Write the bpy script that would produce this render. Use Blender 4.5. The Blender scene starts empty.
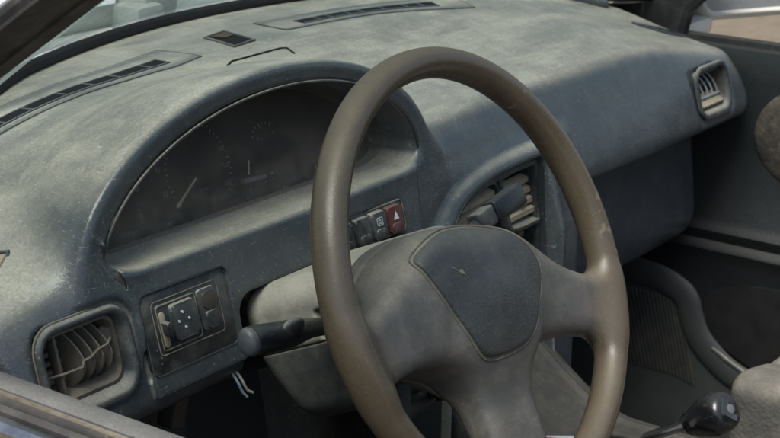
import bpy, bmesh, math, random
import numpy as np
from mathutils import Vector, Matrix
random.seed(4); np.random.seed(4)
ZG = 0.86                      # height of the steering wheel's centre above the ground

# ------------------------------------------------------------------ implicit-surface helpers
def sstep(t):
    t = np.clip(t, 0, 1); return t*t*(3-2*t)
def smin(a, b, k):
    h = np.clip(0.5+0.5*(b-a)/k, 0, 1); return b+(a-b)*h-k*h*(1-h)
def smax(a, b, k): return -smin(-a, -b, k)
def rbox2(u, v, cu, cv, hu, hv, r):
    qu = np.abs(u-cu)-hu+r; qv = np.abs(v-cv)-hv+r
    return np.sqrt(np.maximum(qu, 0)**2+np.maximum(qv, 0)**2)+np.minimum(np.maximum(qu, qv), 0)-r
def seg2(u, v, a, b):
    du, dv = b[0]-a[0], b[1]-a[1]
    t = np.clip(((u-a[0])*du+(v-a[1])*dv)/(du*du+dv*dv), 0, 1)
    return np.sqrt((u-a[0]-t*du)**2+(v-a[1]-t*dv)**2), t
def poly2(u, v, pts):
    d = None
    for a, b in zip(pts[:-1], pts[1:]):
        e, _ = seg2(u, v, a, b); d = e if d is None else np.minimum(d, e)
    return d
def inpoly2(u, v, pts):        # signed distance to a closed polygon
    d = poly2(u, v, list(pts)+[pts[0]])
    ins = np.zeros(np.broadcast(u, v).shape, bool)
    n = len(pts)
    for i in range(n):
        (x1, y1), (x2, y2) = pts[i], pts[(i+1) % n]
        if y1 == y2: continue
        c = ((y1 > v) != (y2 > v)) & (u < (x2-x1)*(v-y1)/(y2-y1)+x1)
        ins ^= c
    return np.where(ins, -d, d)
def smooth_loop(pts, n=8, closed=True):
    P = [np.array(p, float) for p in pts]; m = len(P); out = []
    for i in range(m if closed else m-1):
        if closed: a, b, c, d = P[i-1], P[i], P[(i+1) % m], P[(i+2) % m]
        else: a, b, c, d = (P[i-1] if i else 2*P[0]-P[1]), P[i], P[i+1], (P[i+2] if i+2 < m else 2*P[-1]-P[-2])
        for j in range(n):
            t = j/n
            out.append(0.5*((2*b)+(c-a)*t+(2*a-5*b+4*c-d)*t*t+(3*b-3*c+d-a)*t**3))
    if not closed: out.append(P[-1])
    return out

def surface_nets(f, xs, ys, zs, newton=2):
    """mesh the zero surface of f on a (non-uniform) grid; returns verts, quads, normals"""
    F = f(xs[:, None, None], ys[None, :, None], zs[None, None, :])
    F = np.broadcast_to(F, (len(xs), len(ys), len(zs))).astype(np.float32)
    S = F < 0
    cnt = np.zeros((len(xs)-1, len(ys)-1, len(zs)-1), np.int8)
    for i in (0, 1):
        for j in (0, 1):
            for k in (0, 1):
                cnt += S[i:S.shape[0]-1+i, j:S.shape[1]-1+j, k:S.shape[2]-1+k]
    act = (cnt > 0) & (cnt < 8)
    idx = np.full(cnt.shape, -1, np.int64)
    I, J, K = np.nonzero(act); idx[I, J, K] = np.arange(len(I))
    pos = np.zeros((len(I), 3)); n = np.zeros(len(I))
    cor = [(i, j, k) for i in (0, 1) for j in (0, 1) for k in (0, 1)]
    for a in cor:
        for ax in range(3):
            if a[ax]: continue
            b = list(a); b[ax] = 1
            va = F[I+a[0], J+a[1], K+a[2]]; vb = F[I+b[0], J+b[1], K+b[2]]
            m = (va < 0) != (vb < 0)
            t = np.where(m, va/np.where(m, va-vb, 1), 0)
            pa = np.stack([xs[I+a[0]], ys[J+a[1]], zs[K+a[2]]], 1)
            pb = np.stack([xs[I+b[0]], ys[J+b[1]], zs[K+b[2]]], 1)
            pos += np.where(m[:, None], pa+(pb-pa)*t[:, None], 0); n += m
    pos /= n[:, None]
    quads = []
    for ax in range(3):
        o = [x for x in range(3) if x != ax]
        sl = [slice(None)]*3; sl[ax] = slice(0, -1); sl[o[0]] = slice(1, -1); sl[o[1]] = slice(1, -1)
        sh = list(sl); sh[ax] = slice(1, None)
        A = S[tuple(sl)]; B = S[tuple(sh)]
        e = np.stack(np.nonzero(A != B), 1); 
        if not len(e): continue
        ins = A[tuple(e.T)]
        e[:, o[0]] += 1; e[:, o[1]] += 1
        def g(d0, d1):
            q = e.copy(); q[:, o[0]] += d0; q[:, o[1]] += d1
            return idx[q[:, 0], q[:, 1], q[:, 2]]
        Q = np.stack([g(-1, -1), g(0, -1), g(0, 0), g(-1, 0)], 1)
        flip = ins if ax != 1 else ~ins
        Q[~flip] = Q[~flip][:, ::-1]
        quads.append(Q)
    quads = np.concatenate(quads)
    def grad(p):
        h = 6e-4; g = np.zeros_like(p)
        for ax in range(3):
            d = np.zeros(3); d[ax] = h
            g[:, ax] = (f(*(p+d).T)-f(*(p-d).T))/(2*h)
        return g
    for _ in range(newton):
        g = grad(pos); v = f(*pos.T); gg = (g*g).sum(1)
        st = np.clip(v/np.maximum(gg, .05), -.0015, .0015)
        pos = pos-g*st[:, None]
    g = grad(pos); g /= np.maximum(np.linalg.norm(g, axis=1), 1e-9)[:, None]
    return pos, quads, g
def axis(*seg):
    out = [seg[0]]
    for step, end in zip(seg[1::2], seg[2::2]):
        n = max(1, round((end-out[-1])/step)); out += list(np.linspace(out[-1], end, n+1)[1:])
    return np.array(out)

# ------------------------------------------------------------------ shapes: dashboard
XC = 0.32                      # centre line of the car
FY = 0.197                     # the face of the dashboard
def side_drop(x): return 0.042*sstep((np.abs(x-XC)-0.33)/0.33)
def base_y(x): return 0.580-0.70*(x-XC)**2+0.42*(x-XC)**4
def pad_top(x, y):
    return 0.047+0.048*sstep((y-0.19)/0.27)*1.0-side_drop(x)
SEAM = [(-0.2290, 0.050), (-0.2215, 0.033), (-0.2124, 0.0178), (-0.2015, 0.000), (-0.1985, -0.020), (-0.1990, -0.050), (-0.1990, -0.068)]
VENT_L = (-0.2550, -0.0370, 0.0405, 0.0285)
VENT_R = (0.8400, -0.0245, 0.0405, 0.0260)
def bezel2(x, z):
    q = (np.abs((x-0.410)/0.200)**3.5+np.abs((z+0.13)/0.110)**3.5+1e-9)**(1/3.5)
    d = (q-1)*0.110
    d = np.where(z < -0.13, np.abs(x-0.410)-0.200, d)
    return smax(d, x-0.412, 0.015)
def hood_ab(y):
    s = sstep((y-0.2)/0.33)
    return 0.232-0.02*s, 0.124-0.088*s
LEAN = 0.30                    # the lower face leans towards the driver at its foot
def lean(z):
    z = np.asarray(z, float); return LEAN*np.maximum(0.5*(z-np.sqrt(z*z+0.018**2)), -0.10)
def dash(x, y, z): return dash_upright(x, y-lean(z), z)
def dash_upright(x, y, z):
    dr = side_drop(x)
    zz = z+dr
    pad = (z-pad_top(x, y))*0.96
    cham = -(y-0.222)*0.74+(zz-0.049)*0.67
    d = smax(pad, cham, 0.008)
    face = FY-y
    d = smax(d, face, 0.022+0.030*sstep((x-0.25)/0.2)*(1-0.8*sstep((x-0.66)/0.14)))
    d = smax(d, -0.104+0.026*sstep((x-0.3)/0.2)-z-np.maximum(y-0.22, 0)*0.25, 0.03)
    d = smax(d, np.abs(x-XC)-np.where(x > XC, 0.638, 0.648), 0.036)
    # centre stack going down to the floor
    st = smax(smax(np.abs(x-0.352)-0.128, 0.2-y, 0.02), z-0.0, 0.02)
    d = smin(d, st, 0.012)
    # knee panel, set back under the lip
    kn = smax(smax(np.abs(x-XC)-0.64, 0.292-y-0.12*np.maximum(-z-0.1, 0), 0.03), -0.265-z-np.maximum(y-0.30, 0)*0.7, 0.05)
    kn = smax(kn, z+0.05, 0.02)
    kn = np.maximum(kn, 0.46-x)
    d = smin(d, kn, 0.012)
    # instrument hood
    a, b = hood_ab(y)
    zb = 0.020
    q = np.sqrt(((x+0.012)/a)**2+((z-zb)/b)**2+1e-9)
    el = (q-1)*b*(0.75+0.25*np.clip(q, 0, 1.5))
    hood = smax(el, 0.2-y+0.004*sstep((z-0.02)/0.1), 0.007)
    hood = smax(hood, -0.03-z, 0.02)
    d = smin(d, hood, 0.040-0.022*sstep((x-0.06)/0.1))
    # raised trim panel under the instruments
    tp = inpoly2(x, z, TRIM)
    tr = smax(smax(tp, FY-0.0045-y, 0.003), y-0.26, 0.01)
    d = smin(d, tr, 0.003)
    gro = np.sqrt(poly2(x, z, SEAM)**2+(y-FY)**2)-0.0024
    d = smax(d, -gro, 0.003)
    # instrument opening
    ta = 0.211-(y-0.2)*0.22; tb = 0.112-(y-0.2)*0.22
    qc = np.sqrt(((x+0.012)/ta)**2+((z-0.016)/tb)**2+1e-9)
    cv = (qc-1)*tb
    cv = smax(cv, 0.016-z, 0.025)
    cv = smax(cv, y-0.275, 0.004)
    d = smax(d, -cv, 0.0045)
    # flat seats for the two switch panels
    for px, pz, pu, pv in ((-0.149, -0.036, 0.0498, 0.0313), (0.100, -0.0205, 0.052, 0.0158)):
        d = smax(d, -np.maximum(rbox2(x, z, px, pz, pu, pv, 0.008), y-(FY-0.0043)), 0.002)
    d = smax(d, -smax(rbox2(x, z, VENT_L[0], VENT_L[1], VENT_L[2]+0.009, VENT_L[3]+0.009, 0.02), y-(FY-0.0005), 0.005), 0.006)
    d = smax(d, -smax(rbox2(x, z, VENT_R[0], VENT_R[1], VENT_R[2]+0.010, VENT_R[3]+0.010, 0.02), y-(FY+0.003), 0.005), 0.010)
    # opening for the steering column
    no = smax(rbox2(x, z, 0.028, -0.14, 0.116, 0.106, 0.014), y-0.40, 0.02)
    d = smax(d, -no, 0.008)
    # centre panel recess with a raised lip around it
    bz = bezel2(x, z)
    lip = np.sqrt((np.abs(bz-0.006))**2+(y-FY)**2)-0.0075
    lip = np.maximum(lip, -0.19-z)
    d = smin(d, lip, 0.006)
    rec = smax(bz, y-0.254, 0.004)
    d = smax(d, -rec, 0.004)
    # air vent holes
    for v in (VENT_L, VENT_R):
        h = smax(rbox2(x, z, v[0], v[1], v[2], v[3], 0.014), y-0.262, 0.004)
        d = smax(d, -h, 0.005)
    return d
TRIM = SEAM+[(-0.197, -0.084), (0.17, -0.084), (0.182, 0.0), (0.186, 0.04), (0.17, 0.03), (-0.20, 0.028)]

# ------------------------------------------------------------------ shapes: steering wheel (local a right, b up the wheel, c towards the driver)
TILT = math.radians(24.73); WROT = math.radians(-9)
WN = np.array([0, -math.cos(TILT), math.sin(TILT)]); WU = np.array([0, math.sin(TILT), math.cos(TILT)])
RA, RB = 0.0126, 0.0150; RM = 0.19-RA
cw, sw = math.cos(WROT), math.sin(WROT)
def wheel_to_world(a, b, c):
    a2 = a*cw-b*sw; b2 = a*sw+b*cw
    return np.stack([a2, b2*WU[1]+c*WN[1], b2*WU[2]+c*WN[2]], -1)
def hub(a, b, c):
    q = (np.abs(a/0.104)**2.4+np.abs((b+0.013)/0.061)**2.4+1e-9)**(1/2.4)
    d2 = (q-1)*0.064
    front = 0.010-0.30*((a*a)*0.7+(b+0.01)**2)/0.1
    d = smax(d2, c-front, 0.035)
    d = smax(d, -0.075-c, 0.02)
    for s in (-1, 1):
        e, t = seg2(a, b, (s*0.05, -0.012), (s*0.176, -0.050))
        cc = -0.030+0.026*t
        sp = smax(e-0.025-0.010*(1-t), np.abs(c-cc)-(0.022-0.010*t), 0.016)
        d = smin(d, sp, 0.030)
    e, t = seg2(a, b, (0, -0.06), (0, -0.176))
    sp = smax(e-0.036, np.abs(c+0.026-0.022*t)-(0.022-0.010*t), 0.016)
    d = smin(d, sp, 0.036)
    rr = np.sqrt(a*a+b*b+1e-9)-RM
    d = smax(d, rr+0.005, 0.006)
    rim = (np.sqrt((rr/RA)**2+(c/RB)**2+1e-9)-1)*RA
    d = smin(d, rim, 0.020)
    return d
PAD = smooth_loop([(-.080, .022), (-.066, .0315), (-.046, .039), (-.020, .044), (.004, .044), (.022, .041), (.038, .036), (.054, .028), (.068, .016),
    (.075, .001), (.065, -.020), (.048, -.039), (.033, -.053), (.017, -.061), (-.006, -.0645), (-.030, -.064), (-.041, -.056), (-.051, -.038), (-.060, -.020), (-.068, -.005), (-.0765, .011)], 3)
def hub_cut(a, b, c):          # the hub with the groove round the horn pad and the seam on its side wall
    h = hub(a, b, c)
    h2 = h
    s = np.maximum(np.sqrt((c+0.036-0.1*a)**2+h**2)-0.0018, np.sqrt(a*a+b*b)-0.115)
    return smax(h2, -s, 0.0015)
def horn_pad(a, b, c):
    p = inpoly2(a, b, PAD)+0.0012
    return smax(smax(p, hub(a, b, c)-0.0022, 0.004), -0.02-c, 0.002)
# steering column (same local frame, not turned with the wheel)
def shroud_top(a, b, c):
    w = 0.071-0.10*np.maximum(c+0.09, 0)
    d = rbox2(a, b, 0, 0.006, w, 0.041, 0.026)
    d = smax(d, np.abs(c+0.127)-0.082, 0.026)
    d = smax(d, -0.010-b, 0.004)
    slot = rbox2(b, c, 0.004, -0.108, 0.013, 0.014, 0.004)
    return smax(d, -smax(slot, 0.05-np.abs(a), 0.003), 0.003)
def shroud_low(a, b, c):
    w = 0.070-0.10*np.maximum(c+0.09, 0)-0.15*np.maximum(-b-0.03, 0)
    d = rbox2(a, b, 0, -0.03, w, 0.046, 0.02)
    d = smax(d, np.abs(c+0.125)-0.080-0.35*(b+0.01), 0.02)
    return smax(d, b+0.0105, 0.002)
def column_to_world(a, b, c):
    return np.stack([a, b*WU[1]+c*WN[1], b*WU[2]+c*WN[2]], -1)
#--END SDF
# ------------------------------------------------------------------ scene helpers
scene = bpy.context.scene; COL = scene.collection
def new_obj(name, me, parent=None):
    o = bpy.data.objects.new(name, me); COL.objects.link(o)
    if parent: o.parent = parent
    return o
def tag(o, label=None, cat=None, group=None, kind=None):
    for k, v in (('label', label), ('category', cat), ('group', group), ('kind', kind)):
        if v: o[k] = v
    return o
ORIG = {}
def thing(name, label, cat, org, group=None):
    o = new_obj(name, None); o.empty_display_size = 0.05
    o.location = (org[0], org[1], org[2]+ZG); ORIG[o.name] = np.array(org, float)
    return tag(o, label, cat, group)
def org_of(p):
    while p.parent: p = p.parent
    return ORIG[p.name]
def mesh_np(name, V, F, mat, parent, N=None, smooth=True, org=None):
    """one mesh object from world-space (wheel-origin) vertices"""
    V = np.asarray(V, float)
    O = org_of(parent) if parent else (np.array(org, float) if org is not None else np.zeros(3))
    me = bpy.data.meshes.new(name)
    me.from_pydata((V-O).tolist(), [], F.tolist() if hasattr(F, 'tolist') else F)
    if smooth: me.polygons.foreach_set('use_smooth', [True]*len(me.polygons))
    me.materials.append(mat)
    if N is not None: me.normals_split_custom_set_from_vertices(N.tolist())
    me.update()
    o = new_obj(name, me, parent)
    if not parent:
        o.location = (O[0], O[1], O[2]+ZG); ORIG[o.name] = O
    return o
LEANFIX = False               # parts let into the leaning face of the dashboard are built upright, then sheared
def from_bm(name, bm, mat, parent, smooth=True, org=None, sharp=35):
    bmesh.ops.recalc_face_normals(bm, faces=bm.faces)
    if LEANFIX:
        for v in bm.verts: v.co.y += float(lean(v.co.z))
    O = org_of(parent) if parent else (np.array(org, float) if org is not None else np.zeros(3))
    bmesh.ops.translate(bm, verts=bm.verts, vec=Vector(-O))
    me = bpy.data.meshes.new(name)
    if smooth:
        for f in bm.faces: f.smooth = True
        for e in bm.edges:
            if len(e.link_faces) == 2 and e.calc_face_angle(0) > math.radians(sharp): e.smooth = False
    bm.to_mesh(me); bm.free()
    me.materials.append(mat)
    o = new_obj(name, me, parent)
    if not parent:
        o.location = (O[0], O[1], O[2]+ZG); ORIG[o.name] = O
    return o
def add_box(bm, c, s, bev=0.0, rot=None, seg=2):
    m = Matrix.Translation(Vector(c))
    if rot is not None: m = m @ rot.to_4x4()
    m = m @ Matrix.Diagonal((s[0], s[1], s[2], 1))
    g = bmesh.ops.create_cube(bm, size=1, matrix=m)
    if bev:
        es = set()
        for v in g['verts']:
            for e in v.link_edges: es.add(e)
        bmesh.ops.bevel(bm, geom=list(es), offset=bev, segments=seg, profile=0.5, affect='EDGES')
def add_tube(bm, pts, rad, n=10, cap=True, squash=None):
    """tube along pts; rad number or list; squash=(axis vector, factor) flattens the section"""
    P = [Vector(p) for p in pts]; m = len(P)
    R = rad if hasattr(rad, '__len__') else [rad]*m
    rings = []; up = None
    for i in range(m):
        t = (P[min(i+1, m-1)]-P[max(i-1, 0)]).normalized()
        if up is None:
            up = Vector((0, 0, 1)) if abs(t.z) < 0.9 else Vector((1, 0, 0))
        a = t.cross(up).normalized(); b = a.cross(t).normalized(); up = b
        ring = []
        for k in range(n):
            w = 2*math.pi*k/n
            d = (a*math.cos(w)+b*math.sin(w))*R[i]
            if squash:
                ax = Vector(squash[0]).normalized(); d = d-ax*(d.dot(ax))*(1-squash[1])
            ring.append(bm.verts.new(P[i]+d))
        rings.append(ring)
    for r0, r1 in zip(rings[:-1], rings[1:]):
        for k in range(n): bm.faces.new((r0[k], r0[(k+1) % n], r1[(k+1) % n], r1[k]))
    if cap:
        bm.faces.new(rings[0][::-1]); bm.faces.new(rings[-1])
def add_prism(bm, loop, d):
    """closed 3-D loop extruded by vector d"""
    a = [bm.verts.new(Vector(p)) for p in loop]; b = [bm.verts.new(Vector(p)+Vector(d)) for p in loop]
    n = len(a)
    bm.faces.new(a); bm.faces.new(b[::-1])
    for i in range(n): bm.faces.new((a[i], b[i], b[(i+1) % n], a[(i+1) % n]))
def rrect(hu, hv, r, n=6):
    out = []
    for cx, cy, a0 in ((hu-r, hv-r, 0), (-hu+r, hv-r, 90), (-hu+r, -hv+r, 180), (hu-r, -hv+r, 270)):
        for i in range(n+1):
            a = math.radians(a0+90*i/n); out.append((cx+r*math.cos(a), cy+r*math.sin(a)))
    return out
def ring_frame(bm, loops):
    """loops: list of equally long closed 3-D loops, bridged in order"""
    L = [[bm.verts.new(Vector(p)) for p in l] for l in loops]
    n = len(L[0])
    for a, b in zip(L[:-1], L[1:]):
        for i in range(n): bm.faces.new((a[i], a[(i+1) % n], b[(i+1) % n], b[i]))
    return L

# ------------------------------------------------------------------ materials
def nodes(name):
    m = bpy.data.materials.new(name); m.use_nodes = True
    nt = m.node_tree; nt.nodes.clear()
    out = nt.nodes.new('ShaderNodeOutputMaterial'); p = nt.nodes.new('ShaderNodeBsdfPrincipled')
    nt.links.new(p.outputs[0], out.inputs[0])
    return m, nt, p, out
class G:
    def __init__(s, nt): s.nt = nt
    def n(s, t, **k):
        x = s.nt.nodes.new(t)
        for a, b in k.items(): setattr(x, a, b)
        return x
    def put(s, sock, v):
        if isinstance(v, bpy.types.NodeSocket): s.nt.links.new(v, sock)
        elif isinstance(v, tuple) and len(v) == 3 and sock.type == 'RGBA': sock.default_value = (*v, 1)
        else: sock.default_value = v
    def math(s, op, a, b=0.0, c=0.0, clamp=False):
        x = s.n('ShaderNodeMath', operation=op, use_clamp=clamp)
        s.put(x.inputs[0], a); s.put(x.inputs[1], b); s.put(x.inputs[2], c); return x.outputs[0]
    def noise(s, vec, scale, detail=4, rough=0.6, dist=0.0):
        x = s.n('ShaderNodeTexNoise'); s.put(x.inputs['Vector'], vec)
        x.inputs['Scale'].default_value = scale; x.inputs['Detail'].default_value = detail
        x.inputs['Roughness'].default_value = rough; x.inputs['Distortion'].default_value = dist; return x.outputs['Fac']
    def mapr(s, v, a, b, c=0.0, d=1.0, smooth=False):
        x = s.n('ShaderNodeMapRange'); x.interpolation_type = 'SMOOTHSTEP' if smooth else 'LINEAR'
        s.put(x.inputs[0], v)
        for i, q in zip((1, 2, 3, 4), (a, b, c, d)): s.put(x.inputs[i], q)
        return x.outputs[0]
    def mix(s, f, a, b):
        x = s.n('ShaderNodeMix', data_type='RGBA'); s.put(x.inputs[0], f); s.put(x.inputs[6], a); s.put(x.inputs[7], b); return x.outputs[2]
    def scale(s, vec, sc, rot=(0, 0, 0)):
        x = s.n('ShaderNodeMapping'); s.put(x.inputs[0], vec); x.inputs['Scale'].default_value = sc; x.inputs['Rotation'].default_value = rot; return x.outputs[0]
def dusty(name, base, dust=(.34, .325, .27), top=0.9, lo=0.35, hi=0.95, film=0.15, rough=0.45, grain=650, bump=0.25, speck=0.25, wipe=0.0, spec=0.4, base2=None, scratches=0.0, radial=None, drough=.9, streak=0.0, edges=0.0):
    """old car plastic: a coloured base under dust that lies thickest on faces that look up"""
    m, nt, p, out = nodes(name); g = G(nt)
    co = g.n('ShaderNodeTexCoord').outputs['Object']
    geo = g.n('ShaderNodeNewGeometry'); nz = g.n('ShaderNodeSeparateXYZ'); g.put(nz.inputs[0], geo.outputs['Normal'])
    big = g.noise(co, 5, 6, 0.6, 0.3); mid = g.noise(co, 32, 6, 0.68, 0.2); fine = g.noise(co, 420, 3, 0.7)
    up = g.mapr(nz.outputs[2], lo, hi, 0, 1, True)
    patch = g.mapr(g.math('ADD', g.math('MULTIPLY', big, 0.65), g.math('MULTIPLY', mid, 0.35)), 0.30, 0.60, 0.88, 1.03)
    d = g.math('MULTIPLY', g.math('MULTIPLY', up, patch), top)
    if wipe:
        w = g.noise(g.scale(co, (2.2, 6, 6), (0, 0, 0.35)), 2.6, 6, 0.62, 0.5)
        d = g.math('MULTIPLY', d, g.mapr(w, 0.38, 0.58, 1-wipe, 1, True))
    if streak:
        st = g.noise(g.scale(co, (5, 60, 60), (0, 0, .25)), 2.2, 5, .6, .3); s3 = g.noise(g.scale(co, (40, 4, 40), (0, 0, -.3)), 2.5, 5, .6, .4)
        d = g.math('MULTIPLY', d, g.mapr(g.math('ADD', g.math('MULTIPLY', st, .6), g.math('MULTIPLY', s3, .4)), .36, .60, 1-streak, 1.05, True))
    fm = g.math('MULTIPLY', g.mapr(mid, 0.38, 0.72, 0, 1, True), film)
    if radial:
        ln = g.n('ShaderNodeVectorMath', operation='LENGTH'); g.put(ln.inputs[0], co)
        rf = g.mapr(g.math('ADD', ln.outputs['Value'], g.math('MULTIPLY', g.math('SUBTRACT', mid, .5), .04)), radial[2], radial[3], 0, 1, True)
        fm = g.math('MULTIPLY', fm, g.mapr(rf, 0, 1, 1, .35))
    d = g.math('ADD', d, fm)
    if edges:                  # rubbed clean on outer edges, thick in the hollows
        pt = geo.outputs['Pointiness']
        d = g.math('MULTIPLY', d, g.mapr(pt, .503, .535, 1, 1-edges, True)); d = g.math('ADD', d, g.mapr(pt, .494, .465, 0, .40*edges, True))
    d = g.math('MULTIPLY', d, g.mapr(fine, 0.3, 0.7, 0.72, 1.22))
    if speck:
        v = g.n('ShaderNodeTexVoronoi'); g.put(v.inputs['Vector'], co); v.inputs['Scale'].default_value = 210
        sp = g.math('MULTIPLY', g.math('LESS_THAN', v.outputs['Distance'], 0.17), g.math('GREATER_THAN', g.noise(co, 60, 2), 0.58))
        d = g.math('ADD', d, g.math('MULTIPLY', sp, speck))
    if scratches:
        s1 = g.noise(g.scale(co, (25, 25, 260), (0.5, 0.6, 0.2)), 5, 2, 0.5)
        s2 = g.noise(g.scale(co, (260, 30, 25), (0.2, 0.1, 0.7)), 5, 2, 0.5)
        s = g.math('MAXIMUM', g.mapr(s1, 0.66, 0.73, 0, 1), g.mapr(s2, 0.66, 0.73, 0, 1))
        d = g.math('ADD', d, g.math('MULTIPLY', s, scratches))
    d = g.math('MINIMUM', g.math('MAXIMUM', d, 0.0), 0.97)
    b = g.mix(g.mapr(big, 0.35, 0.65), base, base2 or tuple(c*1.25 for c in base))
    rg = rough
    if radial:                 # (rim base, rim base 2, inner radius, outer radius, rim roughness): colour changes towards the wheel's rim
        b = g.mix(rf, b, g.mix(g.mapr(big, 0.35, 0.65), radial[0], radial[1])); rg = g.mapr(rf, 0, 1, rough, radial[4])
    dc = g.mix(mid, tuple(c*0.86 for c in dust), tuple(c*1.12 for c in dust))
    if radial: dc = g.mix(rf, dc, (.190, .155, .105))
    if radial:
        chip = g.math('MULTIPLY', g.mapr(g.noise(co, 17, 4, .6, .4), .625, .65, 0, 1), rf); d = g.math('MAXIMUM', d, g.math('MULTIPLY', chip, .75))
    g.put(p.inputs['Base Color'], g.mix(d, b, dc))
    g.put(p.inputs['Roughness'], g.mapr(d, 0, 0.7, rg, drough))
    p.inputs['Specular IOR Level'].default_value = spec
    if bump:
        v = g.n('ShaderNodeTexVoronoi'); g.put(v.inputs['Vector'], g.scale(co, (1, 1, 1))); v.inputs['Scale'].default_value = grain
        h = g.math('ADD', g.math('MULTIPLY', v.outputs['Distance'], 0.5), g.math('MULTIPLY', g.noise(co, grain*0.45, 3), 0.8))
        bp = g.n('ShaderNodeBump'); bp.inputs['Strength'].default_value = bump; bp.inputs['Distance'].default_value = 0.0012
        g.put(bp.inputs['Height'], h); g.put(p.inputs['Normal'], bp.outputs[0])
    m['d'] = 1
    return m
def plain(name, col, rough=0.5, metal=0.0, spec=0.4, var=0.25, vs=30, emit=None):
    m, nt, p, out = nodes(name); g = G(nt)
    co = g.n('ShaderNodeTexCoord').outputs['Object']
    f = g.noise(co, vs, 5, 0.65)
    g.put(p.inputs['Base Color'], g.mix(g.mapr(f, .3, .7), tuple(c*(1-var) for c in col), tuple(min(1, c*(1+var)) for c in col)))
    g.put(p.inputs['Roughness'], g.mapr(f, .3, .7, max(.03, rough-.1), min(1, rough+.1)))
    p.inputs['Metallic'].default_value = metal; p.inputs['Specular IOR Level'].default_value = spec
    return m
M = {}
M['pad'] = dusty('dashboard_plastic', (.046, .056, .062), dust=(.51, .475, .375), top=.85, lo=.44, hi=.99, film=.06, rough=.29, grain=430, bump=.20, wipe=.34, speck=.24, scratches=.28, drough=.52, streak=.14, spec=.6, edges=.55)
M['trim'] = dusty('trim_plastic', (.040, .045, .046), top=.8, film=.24, rough=.32, speck=.5, scratches=.12)
M['black'] = dusty('black_plastic', (.018, .021, .023), top=.5, film=.26, rough=.35, speck=.35, bump=.1)
M['gloss'] = dusty('gloss_black_plastic', (.010, .012, .014), top=.12, film=.05, rough=.22, speck=.2, bump=.03)
M['dark'] = dusty('dark_plastic', (.040, .046, .047), dust=(.2, .19, .16), top=.25, film=.07, rough=.5, speck=.06, bump=.25)
M['shroud'] = dusty('column_plastic', (.15, .14, .12), dust=(.39, .365, .30), top=.92, lo=-.3, hi=.6, film=.40, rough=.6, speck=.1, bump=.12)
M['vent'] = dusty('vent_plastic', (.070, .063, .052), dust=(.23, .20, .15), top=.7, lo=-.1, hi=.8, film=.40, rough=.6, speck=.1, bump=.1)
M['tan'] = dusty('tan_dust_plastic', (.16, .135, .095), dust=(.40, .34, .24), top=.8, lo=-.3, hi=.7, film=.6, rough=.7, speck=0, bump=.1)
# ------------------------------------------------------------------ dashboard
xs = axis(-.345, .0026, .50, .0042, .985); ys = axis(.146, .0026, .29, .0055, .64); zs = axis(-.40, .008, -.28, .0035, -.12, .0026, .162)
DASH = thing('dashboard', 'dusty dark grey dashboard with arched instrument hood behind the steering wheel', 'dashboard', (XC, .4, -.3))
V, F, N = surface_nets(dash, xs, ys, zs)
keep = (V[F].mean(1)[:, 1] < base_y(V[F].mean(1)[:, 0])+.012)
dash_pad = mesh_np('dash_body', V, F[keep], M['pad'], DASH, N)

# ------------------------------------------------------------------ steering wheel
WHEEL = thing('steering_wheel', 'worn brown steering wheel with a dark grey padded hub and three spokes', 'steering wheel', (0, 0, 0))
a = axis(-.1935, .0018, .1935); c = axis(-.082, .0018, .024)
V, F, N = surface_nets(hub_cut, a, a, c)
ctr = V[F].mean(1); rr = np.sqrt(ctr[:, 0]**2+ctr[:, 1]**2)
tube = np.sqrt(((rr-RM)/RA)**2+(ctr[:, 2]/RB)**2)
is_rim = (rr > .157) | (tube < 1.2)
Vw = wheel_to_world(*V.T); Nw = wheel_to_world(*N.T)
M['hub'] = dusty('wheel_vinyl', (.070, .068, .063), dust=(.27, .24, .185), top=.46, lo=.3, hi=1.0, film=.30, rough=.40, grain=900, bump=.10, speck=.05, scratches=.24, drough=.7,
                 radial=((.074, .058, .038), (.096, .076, .051), .132, .164, .24), spec=.55)
def sub_mesh(name, sel):
    f = F[sel]; u, inv = np.unique(f, return_inverse=True)
    return mesh_np(name, Vw[u], inv.reshape(f.shape), M['hub'], WHEEL, Nw[u])
sub_mesh('rim', is_rim)
sub_mesh('hub', ~is_rim)
pad_ = horn_pad
a = axis(-.082, .0018, .084); b = axis(-.072, .0018, .056); c = axis(-.03, .0018, .022)
V, F, N = surface_nets(horn_pad, a, b, c)
M['horn'] = dusty('horn_pad_vinyl', (.036, .039, .039), dust=(.24, .23, .19), top=.25, lo=.5, hi=1.0, film=.12, rough=.36, grain=600, bump=.38, speck=.06, scratches=.10)
horn = mesh_np('horn_pad', wheel_to_world(*V.T), F, M['horn'], WHEEL, wheel_to_world(*N.T))
M['foam'] = plain('torn_foam', (.17, .15, .11), .9)
bm = bmesh.new(); ring_ = []
for p in PAD:
    cs = np.linspace(.03, -.03, 400); dd_ = hub(np.full(400, p[0]), np.full(400, p[1]), cs)
    if (dd_ < 0).any(): ring_.append(wheel_to_world(p[0]*1.012, p[1]*1.012, cs[np.argmax(dd_ < 0)]+.0002))
add_tube(bm, ring_+[ring_[0]], .0007, 6, cap=False); from_bm('pad_seam', bm, plain('seam_dust', (.12, .108, .082), .9, var=.5, vs=40), horn)
bm = bmesh.new()
def hub_front(a_, b_):
    cs = np.linspace(.03, -.03, 600); d = hub(np.full(600, a_), np.full(600, b_), cs)
    return cs[np.argmax(d < 0)]+.0024
tear = [(-.0535, .0130), (-.048, .0113), (-.0435, .0080), (-.0405, .0090), (-.0385, .0035), (-.0415, .0055), (-.047, .0100)]
vs = [bm.verts.new(Vector(wheel_to_world(p[0], p[1], hub_front(*p)+(.0012 if i in (3, 4) else .0002)))) for i, p in enumerate(tear)]
bm.faces.new(vs); from_bm('tear', bm, M['foam'], horn)

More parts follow.
